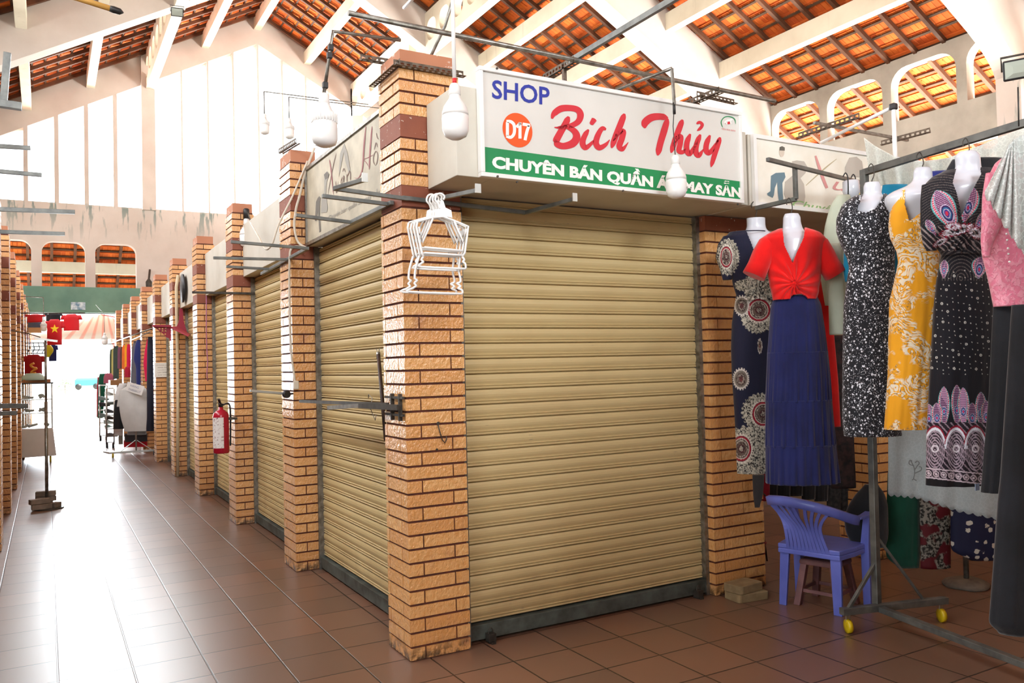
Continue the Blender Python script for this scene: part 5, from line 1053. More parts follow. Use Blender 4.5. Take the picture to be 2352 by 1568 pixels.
# lace cloths
def m_lace(name, a, tr):
    t = NT(name); p = t.coord(); t.set(color=sr(*a), rough=0.8, alpha=1.0-tr, sheen=0.3); n = t.voro(p, 45, feature='DISTANCE_TO_EDGE'); t.set(alpha=t.mapr(n, 0.03, 0.10, 0.98, 1.0-tr)); t.bump(t.noise(p, 12, 4), 0.5, 0.01); return t.m
MAT['lace3'] = m_lace('white_lace_lit_colour', (226, 230, 222), 0.2); MAT['lace'] = m_lace('white_sheer_lace', (214, 222, 220), 0.35); MAT['lace2'] = m_lace('white_lace_dense', (176, 186, 188), 0.12)  # lace3 is paler: light from above is put into its colour
def sheet(name, label, cat, top, bot, D, mat, group=None, waves=6, amp=0.02, scallop=0.0, nscal=12, nx=90, ny=30, th=0.003):
    """hanging cloth between an upper and a lower outline (frame pixels)"""
    V = []; tx = np.linspace(0, 1, len(top)); bx = np.linspace(0, 1, len(bot))
    for j in range(ny+1):
        g = j/ny
        for i in range(nx+1):
            u = i/nx; ax, ay = np.interp(u, tx, [q[0] for q in top]), np.interp(u, tx, [q[1] for q in top]); cx, cy = np.interp(u, bx, [q[0] for q in bot]), np.interp(u, bx, [q[1] for q in bot])
            y = ay+(cy-ay)*g + (scallop*abs(math.sin(u*nscal*PI)) if j == ny else 0)
            V.append(dep(ax+(cx-ax)*g, y, (D if not isinstance(D, tuple) else D[0]+(D[1]-D[0])*u)+amp*math.sin(u*waves*2*PI+g*1.5)*(0.4+0.6*g)))
    fs = [(j*(nx+1)+i, j*(nx+1)+i+1, (j+1)*(nx+1)+i+1, (j+1)*(nx+1)+i) for j in range(ny) for i in range(nx)]
    m = MB(); m.add(V, fs, sm=True); o = m.build(name, mat); s_ = o.modifiers.new('hem', 'SOLIDIFY'); s_.thickness = th; return tag(o, label, cat, group)
sheet('lace_cloth', 'sheer white scalloped lace cloth hanging over the pink blouse at the right edge', 'lace cloth', [(2318, 330), (2322, 330), (2330, 318), (2400, 290)], [(2262, 440), (2300, 500), (2345, 570), (2440, 660)], 3.25, MAT['lace'], scallop=10, nscal=9, amp=0.025)
sheet('lace_shawl', 'white lace shawl draped from a wire hook above the floral dress', 'lace cloth', [(1985, 316), (2010, 335), (2060, 362), (2120, 372)], [(2000, 420), (2040, 430), (2085, 432), (2125, 420)], (4.9, 4.5), MAT['lace3'], amp=0.03, waves=3)
sheet('lace_curtain', 'white lace strip hanging behind the steel rack beam at the upper right', 'lace cloth', [(2105, 372), (2180, 362), (2260, 330), (2360, 290)], [(2118, 400), (2190, 392), (2265, 380), (2360, 372)], (4.7, 4.2), MAT['lace3'], amp=0.02, waves=5)
sheet('white_tablecloth', 'white scalloped cloth with tree embroidery hanging below the mustard dress', 'tablecloth', [(2040, 940), (2110, 945), (2200, 960), (2300, 1000)], [(2040, 1133), (2110, 1140), (2200, 1170), (2298, 1190)], (4.85, 4.5), MAT['lace2'], amp=0.02, waves=3, scallop=6, nscal=14)
o = bpy.data.objects['white_tablecloth']; mb = MB(); T = lambda pts, r=0.0028: tp(mb, pts, 4.68, r, (1900, 1050), 3.027, 6, 4)
T([(600, 150), (608, 110), (604, 70), (590, 40), (580, 20)]); T([(606, 90), (625, 60), (640, 40), (625, 25), (612, 38)]); T([(604, 60), (570, 45), (575, 20), (590, 25)]); T([(608, 110), (650, 90), (655, 70), (640, 65)]); T([(600, 150), (590, 158)]); T([(600, 150), (620, 160)]); mb.build('tree_embroidery', flat('grey_thread', (120, 124, 124)), o)
cloth_ = lambda *a, **k: hang(*a, **k)
cloth_('green_trousers', 'bottle green trousers hanging below the white scalloped cloth', 'trousers', [(1085, 2040, 2110), (1200, 2036, 2112), (1280, 2036, 2112), (1303, 2068, 2110)], 5.15, MAT['dgreen'], ratio=0.35, nt=100, pleat=(8, 0.07, 0), cap='top', thick=0.004)
t = NT('crimson_silver_paisley'); p = t.coord(); v_ = t.voro(p, 16, feature='DISTANCE_TO_EDGE'); z_ = t.sep(t.geo())[2]
t.set(color=t.mix(t.mapr(t.noise(p, 9, 2), 0.47, 0.52), sr(96, 14, 28), t.mix(t.mapr(t.noise(p, 60, 3), 0.45, 0.55), sr(30, 26, 24), sr(150, 146, 136))), rough=0.7)
cloth_('paisley_trousers', 'dark crimson trousers with silver scroll print below the white cloth', 'trousers', [(1110, 2112, 2178), (1200, 2114, 2182), (1304, 2116, 2182)], 5.1, t.m, ratio=0.35, nt=90, pleat=(6, 0.06, 0), cap='top', thick=0.004)
t = NT('navy_white_hibiscus'); p = t.coord(); f_ = t.mapr(t.math('ADD', t.voro(p, 17), t.math('MULTIPLY', t.noise(p, 45, 3), 0.5)), 0.50, 0.54, 1, 0); t.set(color=t.mix(f_, sr(20, 24, 58), sr(206, 202, 190)), rough=0.8)
cloth_('hibiscus_shorts', 'navy shorts with white hibiscus print hanging at the lower right', 'shorts', [(1150, 2186, 2292), (1220, 2184, 2294), (1268, 2186, 2294), (1285, 2240, 2292)], 4.95, t.m, ratio=0.35, nt=100, pleat=(7, 0.06, 0), cap='top', thick=0.004)
# dim stock further inside the shop
inner = [(1745, 1110, 1300, 20, (60, 58, 54)), (1985, 1020, 1140, 40, (60, 50, 42)), (2010, 990, 1060, 34, (96, 70, 50))]
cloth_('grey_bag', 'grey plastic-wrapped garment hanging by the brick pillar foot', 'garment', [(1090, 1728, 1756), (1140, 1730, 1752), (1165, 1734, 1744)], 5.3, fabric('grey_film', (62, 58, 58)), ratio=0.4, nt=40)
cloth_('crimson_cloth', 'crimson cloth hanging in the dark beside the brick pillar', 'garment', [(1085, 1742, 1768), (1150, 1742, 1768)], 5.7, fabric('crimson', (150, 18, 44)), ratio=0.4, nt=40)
cloth_('red_cloth_strip', 'red cloth showing behind the rack post inside the shop', 'garment', [(1055, 1968, 2000), (1100, 1972, 2000)], 6.6, MAT['red'], ratio=0.3, nt=40)

# ------------------------------------------------------------------ rolling dress rack and wall bracket at the right
rk = thing('garment_rack', 'grey square-tube rolling rack carrying the white-necked mannequins', 'garment rack', (2.37, -0.94, 0))
def stick(name, p, q, w, h, mt, parent, up=(0, 0, 1), bevel=0.002):
    m = MB(); m.bar(p, q, w, h, up=up); return m.build(name, mt, parent, bevel=bevel)
pb = Vector((2.372, -0.94, 0.10)); pt = gz(1985, 396, 2.535); endp = Vector((1.98, -2.62, 0.12)); te = gz(2352, 283, 2.535); te = pt+(te-pt)*1.75
RKm = MAT['steel']
stick('upright_post', pb, Vector((pt.x, pt.y, 2.55)), 0.036, 0.036, RKm, rk, up=(1, 0, 0)); stick('top_rail', pt, te, 0.030, 0.036, RKm, rk)
stick('upright_post', Vector((endp.x, endp.y, 0.1)), Vector((te.x, te.y, 2.54)), 0.036, 0.036, RKm, rk, up=(1, 0, 0))
stick('base_rail', (2.36, -0.96, 0.115), endp, 0.04, 0.03, RKm, rk)
ca = Vector((2.13, -0.90, 0.12)); cb_ = Vector((2.78, -1.08, 0.12)); stick('foot_rail', ca, cb_, 0.04, 0.036, RKm, rk)
stick('brace', ca+(pb-ca)*0.15, Vector((2.375, -0.94, 0.36)), 0.018, 0.018, RKm, rk); stick('brace', cb_+(pb-cb_)*0.30, Vector((2.39, -0.94, 0.50)), 0.014, 0.014, RKm, rk)
CY = flat('yellow_castor', (214, 186, 20), 0.4)
for c in (ca+(cb_-ca)*0.06, ca+(cb_-ca)*0.95, endp+Vector((.2, 0, -0.02)), endp-Vector((.2, 0, .02))):
    m = MB(); m.lathe([(0.012, -0.012), (0.036, -0.012), (0.038, 0), (0.036, 0.012), (0.012, 0.012)], (c.x, c.y, 0.038), 20, axis=(0.9, -0.45, 0)); w_ = m.build('castor', CY, rk)
    m = MB(); m.bar((c.x, c.y, 0.10), (c.x+0.012, c.y+0.01, 0.045), 0.034, 0.006, up=(0, 1, 0)); m.build('fork', MAT['alu'], w_)
zc = gy(1824, 384, -0.673).z; A0 = gz(1763, 366, zc); A1 = gz(1980, 420, zc); w0 = Vector((2.14, -0.375, 2.405)); w1 = Vector((2.146, -0.673, 2.405))
arms('grey wall bracket arm holding the navy and scarlet mannequins beside the poster sign', w0, [(w0, w1), (w1, Vector((2.146, -0.673, zc))), (A0, A1)], w=0.024)

# ------------------------------------------------------------------ plastic chair, stool, pavers, basket, stand
MAT['bluepl'] = M('periwinkle_blue_plastic', (112, 124, 214), (92, 104, 192), 4, 0.35)
F_ = Vector((0.963, 0.27, 0)); S_ = Vector((0.27, -0.963, 0)); B_ = Vector((2.345, -0.512, 0))
L_ = lambda x, y, z: B_+S_*x+F_*y+Vector((0, 0, z))
ch = thing('plastic_armchair', 'blue plastic armchair with fan-slatted back in front of the dress shop', 'chair', tuple(B_))
def leg(a, b, w0_, w1_, name='leg'):
    m = MB(); d = (a-b).normalized(); u = Vector((0, 0, 1)); pts = []
    rings = []
    for p, w in ((a, w0_), ((a+b)/2, (w0_+w1_)/2), (b, w1_)): rings.append([p+S_*x*w+F_*y*w for x, y in ((-.5, -.5), (0.5, -.5), (.5, -.1), (-.1, -.1), (-.1, .5), (-.5, .5))])
    m.loft(rings, sm=False); return m.build(name, MAT['bluepl'], ch, bevel=0.003)
leg(L_(-0.17, 0.0, 0.0), L_(-0.155, 0.03, 0.37), 0.045, 0.06); leg(L_(0.17, 0.0, 0.0), L_(0.155, 0.03, 0.37), 0.05, 0.065)
for sgn in (1, -1):
    m = MB(); rings = []
    for p, wx, wy in ((L_(sgn*0.215, 0.31, 0), .045, .05), (L_(sgn*0.215, 0.31, 0.36), .05, .07), (L_(sgn*0.235, 0.29, 0.545), .035, .05)):
        rings.append([p+S_*x*wx+F_*y*wy for x, y in ((-.5, -.5), (.5, -.5), (.5, .5), (-.5, .5))])
    m.loft(rings, sm=False); m.build('leg', MAT['bluepl'], ch, bevel=0.004)
m = MB(); out = [(-0.19, -0.02), (0.19, -0.02), (0.215, 0.15), (0.22, 0.33), (0.12, 0.37), (-0.12, 0.37), (-0.22, 0.33), (-0.215, 0.15)]
m.loft([[L_(x, y, z) for x, y in out] for z in (0.345, 0.372)], sm=False); m.loft([[L_(x*1.0, y, z) for x, y in out] for z in (0.315, 0.345)], sm=False); m.build('seat', MAT['bluepl'], ch, bevel=0.006)
rim = catmull([L_(-0.235, 0.12, 0.60), L_(-0.235, 0.0, 0.632), L_(-0.18, -0.10, 0.655), L_(-0.05, -0.145, 0.665), L_(0.09, -0.13, 0.648), L_(0.19, -0.065, 0.612), L_(0.24, 0.03, 0.572), L_(0.247, 0.10, 0.553)], 6)
m = MB(); rings = []
for i, p in enumerate(rim):
    d = (rim[min(i+1, len(rim)-1)]-rim[max(i-1, 0)]).normalized(); o_ = d.cross(EZ).normalized(); rings.append([p+o_*a+EZ*b for a, b in ((-.010, -.042), (.014, -.040), (.024, .008), (.004, .018), (-.018, .006))])
m.loft(rings); m.build('back_rim', MAT['bluepl'], ch)
for sgn in (1, -1):
    a = rim[-1] if sgn == 1 else rim[0]; m = MB(); m.loft([[p+S_*x*0.05+EZ*z for x, z in ((-.5, -.008), (.5, -.008), (.5, .008), (-.5, .008))] for p in (a, L_(sgn*0.247, 0.2, 0.548), L_(sgn*0.235, 0.315, 0.553))], sm=False); m.build('armrest', MAT['bluepl'], ch, bevel=0.004)
for i in range(11):
    u = (i-5)/5; k_ = int((0.16+0.52*(i/10))*(len(rim)-1)); top = rim[k_]-EZ*0.03; bot = L_(0.125*u, -0.012, 0.335); mid = L_(0.108*u-0.01, -0.055, 0.47); q = catmull([top, (top+mid)/2+S_*(-0.018*u), mid, bot], 4)
    m = MB(); m.loft([[p+S_*a+F_*b for a, b in ((-.010, -.003), (.010, -.003), (.010, .004), (-.010, .004))] for p in q], sm=False); m.build('back_slat', MAT['bluepl'], ch)
sp_ = M('worn_mauve_plastic', (132, 92, 92), (104, 70, 72), 8, 0.5)
sl_ = thing('plastic_stool', 'worn mauve plastic stool tucked under the blue armchair', 'stool', tuple(L_(0.02, 0.17, 0)))
m = MB(); m.loft([[L_(0.02+x*s, 0.17+y*s, z) for x, y in ((-1, -1), (1, -1), (1, 1), (-1, 1))] for z, s in ((0.245, 0.115), (0.27, 0.115), (0.28, 0.105))], sm=False); m.build('seat', sp_, sl_, bevel=0.008)
for a in (-1, 1):
    for b in (-1, 1):
        m = MB(); m.loft([[L_(0.02+a*r+x*.02, 0.17+b*r+y*.02, z) for x, y in ((-1, -1), (1, -1), (1, 1), (-1, 1))] for z, r in ((0, 0.125), (0.25, 0.09))], sm=False); m.build('leg', sp_, sl_, bevel=0.004)
m = MB(); 
for a in (-1, 1): m.bar(L_(0.02+a*.115, 0.06, .09), L_(0.02+a*.115, 0.28, .09), .012, .02); m.bar(L_(-.09, 0.17+a*.11, .09), L_(.13, .17+a*.11, .09), .012, .02)
m.build('stretcher', sp_, sl_)
o = cloth('black_bag', [(1112, 1990, 2014), (1130, 1968, 2030), (1160, 1948, 2038), (1190, 1940, 2040), (1225, 1944, 2040), (1248, 1956, 2036), (1256, 1968, 2030)], 5.02, MAT['black_cloth'], None, ratio=0.5, nt=40, wob=0.05); tag(o, 'bulky black bag lying over the seat of the blue armchair', 'bag')
pv = M('dusty_concrete_paver', (160, 138, 100), (124, 104, 74), 8, 0.9, bump=0.6, bscale=30, bdist=0.006)
def paver(c, sx, sy, sz, rz, label, grp, mt=pv, name='concrete_paver'):
    m = MB(); R = Matrix.Translation(c) @ Matrix.Rotation(rz, 4, 'Z'); out = rrect(-sx, -sy, sx, sy, (.02, .012, .03, .015), 3); out = out[:6]+[(sx*0.95, -sy*0.3), (sx*0.72, -sy*0.1), (sx*0.8, sy*0.2)]+out[7:]
    m.loft([[R @ Vector((x, y, z)) for x, y in out] for z in (0, sz)], sm=False); o = m.build(name, mt, bevel=0.005); return tag(o, label, 'paver', grp)
paver(Vector((2.20, -0.135, 0)), 0.115, 0.075, 0.052, -0.12, 'lower dusty concrete paver at the foot of the brick pillar by the dresses', 'stacked pavers by the pillar')
paver(Vector((2.185, -0.125, 0.053)), 0.105, 0.072, 0.050, 0.10, 'upper dusty concrete paver stacked at the foot of the brick pillar', 'stacked pavers by the pillar')
c = gz(1737, 1328, 0); bk = thing('red_basket', 'dark red plastic basket standing behind the brick pillar foot', 'basket', tuple(c)); RBp = flat('dark_red_plastic', (130, 16, 30), 0.4)
m = MB(); m.lathe([(0.052, 0), (0.07, 0.24), (0.072, 0.24), (0.066, 0.25), (0.05, 0.01)], c, 20, cap=False); m.lathe([(0.05, 0.0), (0.05, 0.008)], c, 20); m.build('body', RBp, bk); m = MB(); m.tube([Vector(c)+Vector((0.07*math.cos(t), 0.07*math.sin(t), 0.245)) for t in np.linspace(0, 2*PI, 24, endpoint=False)], 0.006, 6, closed=True, cap=False); m.build('rim', RBp, bk)
a = thing('folding_stand', 'thin metal folding stand in the shadow beside the brick pillar', 'stand', tuple(gz(1762, 1290, 0)))
for p, q in (((1726, 1100), (1727, 1240)), ((1738, 1110), (1762, 1288)), ((1745, 1125), (1790, 1170))): m = MB(); m.tube([dep(*p, 5.6), dep(*q, 5.6)], 0.006, 6); m.build('leg', MAT['dsteel'], a)
ps = thing('pole_stand', 'short steel pole on a rough round concrete base under the navy shorts', 'stand', (3.555, -0.72, 0))
m = MB(); rg = []
for r, z in ((0.135, 0), (0.14, 0.012), (0.125, 0.03), (0.09, 0.045), (0.02, 0.05)): rg.append([Vector((3.555+(r+0.008*math.sin(5*t))*math.cos(t), -0.72+(r+0.008*math.cos(3*t))*math.sin(t), z)) for t in np.linspace(0, 2*PI, 28, endpoint=False)])
m.loft(rg); m.build('concrete_base', M('rough_grey_cement', (120, 112, 102), (90, 84, 76), 14, 0.95, bump=0.6), ps); m = MB(); m.tube([(3.555, -0.72, 0.04), (3.56, -0.72, 0.62)], 0.017, 12); m.build('pole', MAT['galv'], ps)

# ------------------------------------------------------------------ far aisle, left side
pl = thing('display_pole', 'steel T-pole standing in a pile of bricks on the left of the aisle', 'pole stand', (-1.62, 6.75, 0))
BX, BY = -1.60, 6.78
m = MB(); m.tube([(BX, BY, 0.02), (BX, BY, 1.20)], 0.018, 10); m.tube([(BX, BY, 1.2), (BX, BY, 1.90)], 0.013, 10); m.build('pole', MAT['galv'], pl)
m = MB(); m.bar((BX-0.11, BY, 1.92), (BX+0.12, BY, 1.885), 0.03, 0.022); m.build('crossbar', MAT['alu'], pl); m = MB(); m.tube(catmull([(BX-.05, BY, 1.93), (BX-.2, BY, 1.98), (BX-.35, BY+.3, 2.02)], 5), 0.006, 6); m.build('cable', MAT['dsteel'], pl); m = MB(); m.lathe([(0.15, 0), (0.15, 0.012)], (BX+.02, BY-.05, 0), 24); m.build('base_plate', MAT['dsteel'], pl)
bm = M('old_grey_brick', (138, 122, 108), (104, 90, 78), 8, 0.9, bump=0.4)
bl = ['low front brick holding down the T-pole', 'low rear brick beside the T-pole', 'brick lying across the two lowest ones at the T-pole', 'dark brick on the middle of the T-pole pile', 'topmost brick of the T-pole pile', 'loose brick on the right of the T-pole base']
for i, (dx, dy, z, rz) in enumerate(((-0.05, -0.12, 0.012, 0.1), (-0.04, 0.09, 0.012, -0.05), (-0.07, -0.10, 0.070, 0.3), (-0.01, 0.085, 0.070, 0.15), (-0.01, 0.085, 0.128, -0.1), (0.085, -0.07, 0.012, 0.9))):
    m = MB(); m.box((-0.10, -0.045, 0), (0.10, 0.045, 0.055), mat=Matrix.Translation((BX+dx, BY+dy, z)) @ Matrix.Rotation(rz, 4, 'Z')) if i != 5 else m.box((-0.05, -0.04, 0), (0.05, 0.04, 0.055), mat=Matrix.Translation((BX+dx, BY+dy, z)) @ Matrix.Rotation(rz, 4, 'Z'))
    tag(m.build('loose_brick', bm, bevel=0.005), bl[i], 'brick', 'bricks round the pole')
# glass display cabinet
gl = NT('cabinet_glass'); gl.set(color=(0.85, 0.95, 0.93, 1), rough=0.05, alpha=0.22, spec=0.6); gl = gl.m
cb2 = thing('display_cabinet', 'white glass-topped display cabinet on yellow castors at the left of the aisle', 'display cabinet', (-1.74, 12.75, 0))
X0, X1, Y0, Y1 = -1.99, -1.50, 12.2, 13.3
m = MB(); m.loft([[(X0, Y0, z), (X1+d, Y0, z), (X1+d, Y1, z), (X0, Y1, z)] for z, d in ((0.12, 0.05), (0.60, 0.0))], sm=False); m.build('base_cabinet', MAT['whitepl'], cb2, bevel=0.006)
for x in (X0+.01, X1-.01):
    for y in (Y0+.01, Y1-.01): stick('corner_post', (x, y, 0.6), (x, y, 1.36), .018, .018, MAT['alu'], cb2, up=(1, 0, 0))
for z in (0.85, 1.08): m = MB(); m.box((X0+.01, Y0+.01, z), (X1-.01, Y1-.01, z+.012)); m.build('shelf', MAT['whitepl'], cb2)
m = MB(); m.box((X0-.01, Y0-.01, 1.355), (X1+.01, Y1+.01, 1.375)); m.build('top_panel', MAT['black'], cb2)
for a, b in (((X0, Y0, .6), (X1, Y0+.005, 1.355)), ((X1-.005, Y0, .6), (X1, Y1, 1.355))): m = MB(); m.box(a, b); m.build('glass_pane', gl, cb2)
for y in (Y0+.1, Y1-.1):
    m = MB(); m.lathe([(0.02, -.015), (0.06, -.015), (0.06, .015), (0.02, .015)], (X1-0.04, y, 0.06), 18, axis=(1, 0, 0)); m.build('castor', CY, cb2)
gd = flat('dark_trinkets', (60, 62, 60), 0.4, b=(120, 122, 116)); rnd = random.Random(4)
gn = ['on the bottom shelf near the glass', 'on the bottom shelf to the right', 'on the bottom shelf at the left corner', 'on the middle shelf, twisted', 'on the middle shelf at the right', 'on the top shelf at the left', 'on the top shelf at the right']
for i, (x, z) in enumerate(((-1.80, .602), (-1.62, .602), (-1.93, .602), (-1.85, .862), (-1.66, .862), (-1.86, 1.092), (-1.65, 1.092))):
    m = MB(); c = Vector((x, Y0+0.15, z)); m.tube(catmull([c+Vector((rnd.uniform(-.07, .07), rnd.uniform(-.05, .05), 0.022+rnd.uniform(0, .05))) for _ in range(6)], 4), 0.02, 6); tag(m.build('trinket', gd), 'small dark souvenir %s of the cabinet' % gn[i], 'souvenir', 'souvenirs in the glass cabinet')
m = MB(); m.box((X0+.05, Y0+.05, 1.376), (X1-.03, Y0+.5, 1.43)); tag(m.build('cardboard_tray', flat('kraft_board', (176, 110, 56))), 'brown cardboard tray on top of the glass cabinet', 'tray')
o = cloth('folded_cloth', [(857, 60, 92), (866, 50, 104), (873, 50, 106)], 14.0, flat('pale_aqua_cloth', (196, 226, 222)), None, ratio=0.5, nt=30, step=3, wob=0.06); tag(o, 'pale aqua bundle lying in the tray on the cabinet', 'bundle')
FLAGR = flat('flag_red', (206, 12, 28)); 
def tee(name, label, x0, y0, x1, y1, D, mat, group=None, sl=0.25, ratio=0.18, step=3, hook=True):
    """t-shirt seen from the front: body with two sleeves"""
    w = x1-x0; h = y1-y0; b0 = x0+w*0.16; b1 = x1-w*0.16
    o = cloth(name, [(y0, x0+w*.38, x1-w*.38), (y0+h*.05, x0+w*.2, x1-w*.2), (y0+h*.15, b0, b1), (y1, b0, b1)], D, mat, None, ratio=ratio, nt=36, step=step, pleat=(5, 0.06, 0)); tag(o, label, 't-shirt', group)
    for s in (0, 1):
        a = (x0, x0+w*.24) if s == 0 else (x1-w*.24, x1)
        cloth('sleeve', [(y0+h*.07, a[0]+(w*.08 if s == 0 else 0), a[1]-(0 if s == 0 else w*.08)), (y0+h*.34, a[0], a[1])], D, mat, o, ratio=0.25, nt=20, step=step)
    if hook:
        m = MB(); c = dep((x0+x1)/2, y0, D); m.tube([c, c+Vector((0, 0, .05)), c+E1*.03+Vector((0, 0, .09)), c+Vector((0, 0, .13))], 0.006, 5); m.build('hanger_hook', MAT['dsteel'], o)
    return o
o = tee('red_star_shirt', 'red t-shirt with a yellow star hanging under the green beam', 100, 733, 150, 792, 13.6, FLAGR, hook=False)
m = MB(); c = dep(125.5, 755, 13.2); pts = [c+E1*(0.075 if k % 2 == 0 else 0.03)*math.sin(k*PI/5)+EZ*(0.075 if k % 2 == 0 else 0.03)*math.cos(k*PI/5) for k in range(10)]; pts2 = [p+E2*0.004 for p in pts]; m.add([c-E2*.002]+pts, [(0, 1+i, 1+(i+1) % 10) for i in range(10)]); m.build('star', flat('star_yellow', (250, 216, 40)), o)
tee('red_shirt', 'plain red t-shirt hanging right of the star shirt', 138, 721, 190, 759, 13.9, FLAGR, hook=False)
tee('dark_shirt', 'charcoal t-shirt folded over the beam above the star shirt', 98, 719, 146, 737, 13.9, MAT['black_cloth'], hook=False)
tee('red_shirt', 'red t-shirt hanging left of the star shirt at the far left', 55, 721, 106, 740, 13.8, FLAGR, hook=False)
m = MB(); m.tube([dep(40, 719, 13.75), dep(195, 719, 13.75)], 0.012, 6); m.tube([dep(42, 719, 13.75), (-2.05, dep(42, 719, 13.75).y, dep(42, 719, 13.75).z)], 0.012, 6); tag(m.build('clothes_line', MAT['dsteel']), 'dark rail carrying the red star shirt under the green beam', 'rail')
o = tee('dragon_shirt', 'dark red t-shirt with golden dragon print above the glass cabinet', 47, 814, 106, 864, 14.75, flat('wine_red', (176, 16, 34)), hook=True)
m = MB(); m.tube(catmull([dep(x, y, 14.5) for x, y in ((78, 834), (70, 838), (76, 844), (84, 846), (74, 852), (72, 857), (82, 856))], 4), 0.02, 5); m.build('dragon_print', flat('dull_gold', (214, 150, 60)), o)
tee('blue_jersey', 'navy jersey hanging behind the yellow cap at the left of the aisle', 108, 790, 134, 829, 14.6, MAT['royal'])
o = cloth('yellow_cap', [(792, 106, 114), (796, 103, 121), (806, 102, 123), (814, 103, 118), (820, 104, 112)], 14.2, flat('lime_yellow', (226, 224, 40)), None, ratio=0.8, nt=24, step=3); tag(o, 'lime yellow cap hanging by the display pole', 'hat'); o.name = 'sun_hat'
m = MB(); m.box(gy(64, 764, 12.4), gy(95, 738, 12.43)); o = tag(m.build('picture_sign', flat('picture_blue', (96, 122, 150), b=(60, 84, 120))), 'small blue landscape picture sign at the left of the aisle', 'sign'); m = MB(); m.box(gy(65, 764, 12.385), gy(94, 752, 12.398)); m.build('lower_panel', flat('sand_panel', (206, 168, 110)), o)
hr = thing('hanger_grid', 'black wire grid of hangers above the dragon shirt', 'hanger grid', tuple(dep(80, 800, 14.4)))
for y in (788, 796, 804, 812):
    m = MB(); m.tube([dep(58, y, 15.3), dep(112, y-1, 15.2)], 0.008, 5); m.build('wire', MAT['black'], hr)
for x in (66, 76, 88, 100): m = MB(); m.tube([dep(x, 786, 15.3), dep(x+3, 800, 15.25), dep(x-4, 812, 15.25)], 0.007, 5); m.build('wire', MAT['black'], hr)

# ------------------------------------------------------------------ far aisle, right side: racks of clothes
def g(name, label, rows, D, c, cat='shirt', group='clothes on the far racks', ratio=0.5, c2=None, nt=32):
    o = cloth(name, rows, D, fabric(name+'_cloth', c, c2, wr=False), None, ratio=ratio, nt=nt, step=4, pleat=(5, .08, 0), cap='top'); return tag(o, label, cat, group)
g('hanging_shirt', 'grey t-shirt tail left of the navy shirt on the far rack', [(783, 308, 316), (800, 303, 318), (880, 300, 318)], 16.6, (96, 96, 104)); g('hanging_shirt', 'navy shirt with aqua collar on the far rack', [(780, 316, 341), (786, 311, 345), (826, 306, 345), (840, 312, 338), (900, 314, 336)], 16.0, (24, 40, 104))
g('hanging_shirt', 'magenta shirt between navy and black ones on the far rack', [(779, 338, 344), (800, 333, 343), (834, 329, 342), (875, 334, 341)], 15.6, (214, 16, 76)); g('hanging_coat', 'long black coat beside the notice pillar', [(773, 340, 350), (800, 338, 353), (990, 336, 355)], 15.3, (28, 30, 48))
cs = [((252, 262), 802, 868, (60, 74, 50), 'dark olive'), ((256, 263), 800, 862, (200, 190, 110), 'straw yellow'), ((260, 273), 794, 870, (62, 76, 70), 'slate green'), ((270, 278), 797, 846, (130, 76, 100), 'mauve patterned'), ((276, 283), 796, 846, (90, 60, 54), 'brown patterned'), ((280, 287), 792, 848, (240, 120, 50), 'orange'), ((286, 294), 790, 846, (248, 170, 30), 'amber'), ((291, 300), 790, 846, (206, 14, 70), 'crimson'), ((286, 300), 842, 866, (170, 20, 50), 'short crimson')]
for i, (xx, ya, yb, c, nm_) in enumerate(cs): g('hanging_shirt', '%s garment in the colourful row of the far rack' % nm_, [(ya, xx[0]+2, xx[1]-2), (ya+8, xx[0], xx[1]), (yb, xx[0], xx[1])], 18.8-i*0.2, c)
g('hanging_shirt', 'green garment with red sleeve at the left end of the lower rack', [(858, 230, 242), (868, 226, 244), (960, 224, 236)], 19.0, (10, 90, 66)); g('hanging_shirt', 'dusty rose garment at the lower rack', [(857, 242, 256), (866, 238, 262), (880, 238, 262)], 18.5, (176, 90, 110)); g('hanging_shirt', 'red edge garment left of the green one', [(866, 224, 228), (900, 222, 227), (958, 222, 227)], 19.2, (200, 30, 60))
g('hanging_shirt', 'black shirt tail behind the grey t-shirt', [(884, 270, 290), (900, 266, 292), (940, 262, 284), (985, 260, 284)], 15.4, (30, 32, 36)); g('hanging_shirt', 'white shirt shoulder behind the grey t-shirt', [(880, 276, 292), (890, 268, 288), (918, 262, 274)], 15.2, (230, 230, 230))
for i, (xa, xb, ya, yb, c, nm_) in enumerate(((292, 336, 985, 998, (150, 150, 150), 'grey'), (286, 338, 996, 1014, (50, 44, 46), 'dark patterned'), (284, 338, 1010, 1026, (196, 24, 44), 'red'), (262, 282, 985, 1000, (206, 206, 206), 'white'), (338, 350, 990, 1012, (90, 96, 90), 'grey green'), (272, 282, 984, 1020, (150, 156, 148), 'pale grey'))):
    g('hanging_shorts', '%s garment hem in the lower row of the far rack' % nm_, [(ya, xa, xb), (yb, xa, xb)], 15.0+0.25*i, c, cat='garment', ratio=0.2)
D = 14.75
t1 = thing('grey_tshirt_stand', 'light grey t-shirt on a wheeled stand with a hand-written card', 't-shirt stand', tuple(gz(310, 1045, 0)))
GT = fabric('light_grey_jersey', (208, 208, 206), (196, 196, 194))
cloth('tshirt', [(884, 300, 318), (888, 284, 334), (896, 276, 337), (935, 274, 337), (960, 278, 337), (990, 287, 335)], D, GT, t1, ratio=0.18, nt=60, step=3, pleat=(4, .1, .2), cap='top'); cloth('sleeve', [(893, 275, 290), (915, 271, 284), (934, 268, 281)], D, GT, t1, ratio=.3, nt=24, step=3)
v, f_ = plate([(293, 876), (332, 887), (325, 908), (288, 896)], [], 0.006, lambda u, v_, w_: dep(u, v_, D-0.16-w_)); m = MB(); m.add(v, f_); m.build('card', MAT['whitepl'], t1)
m = MB(); q = lambda x, y: dep(x, y, D-0.172)
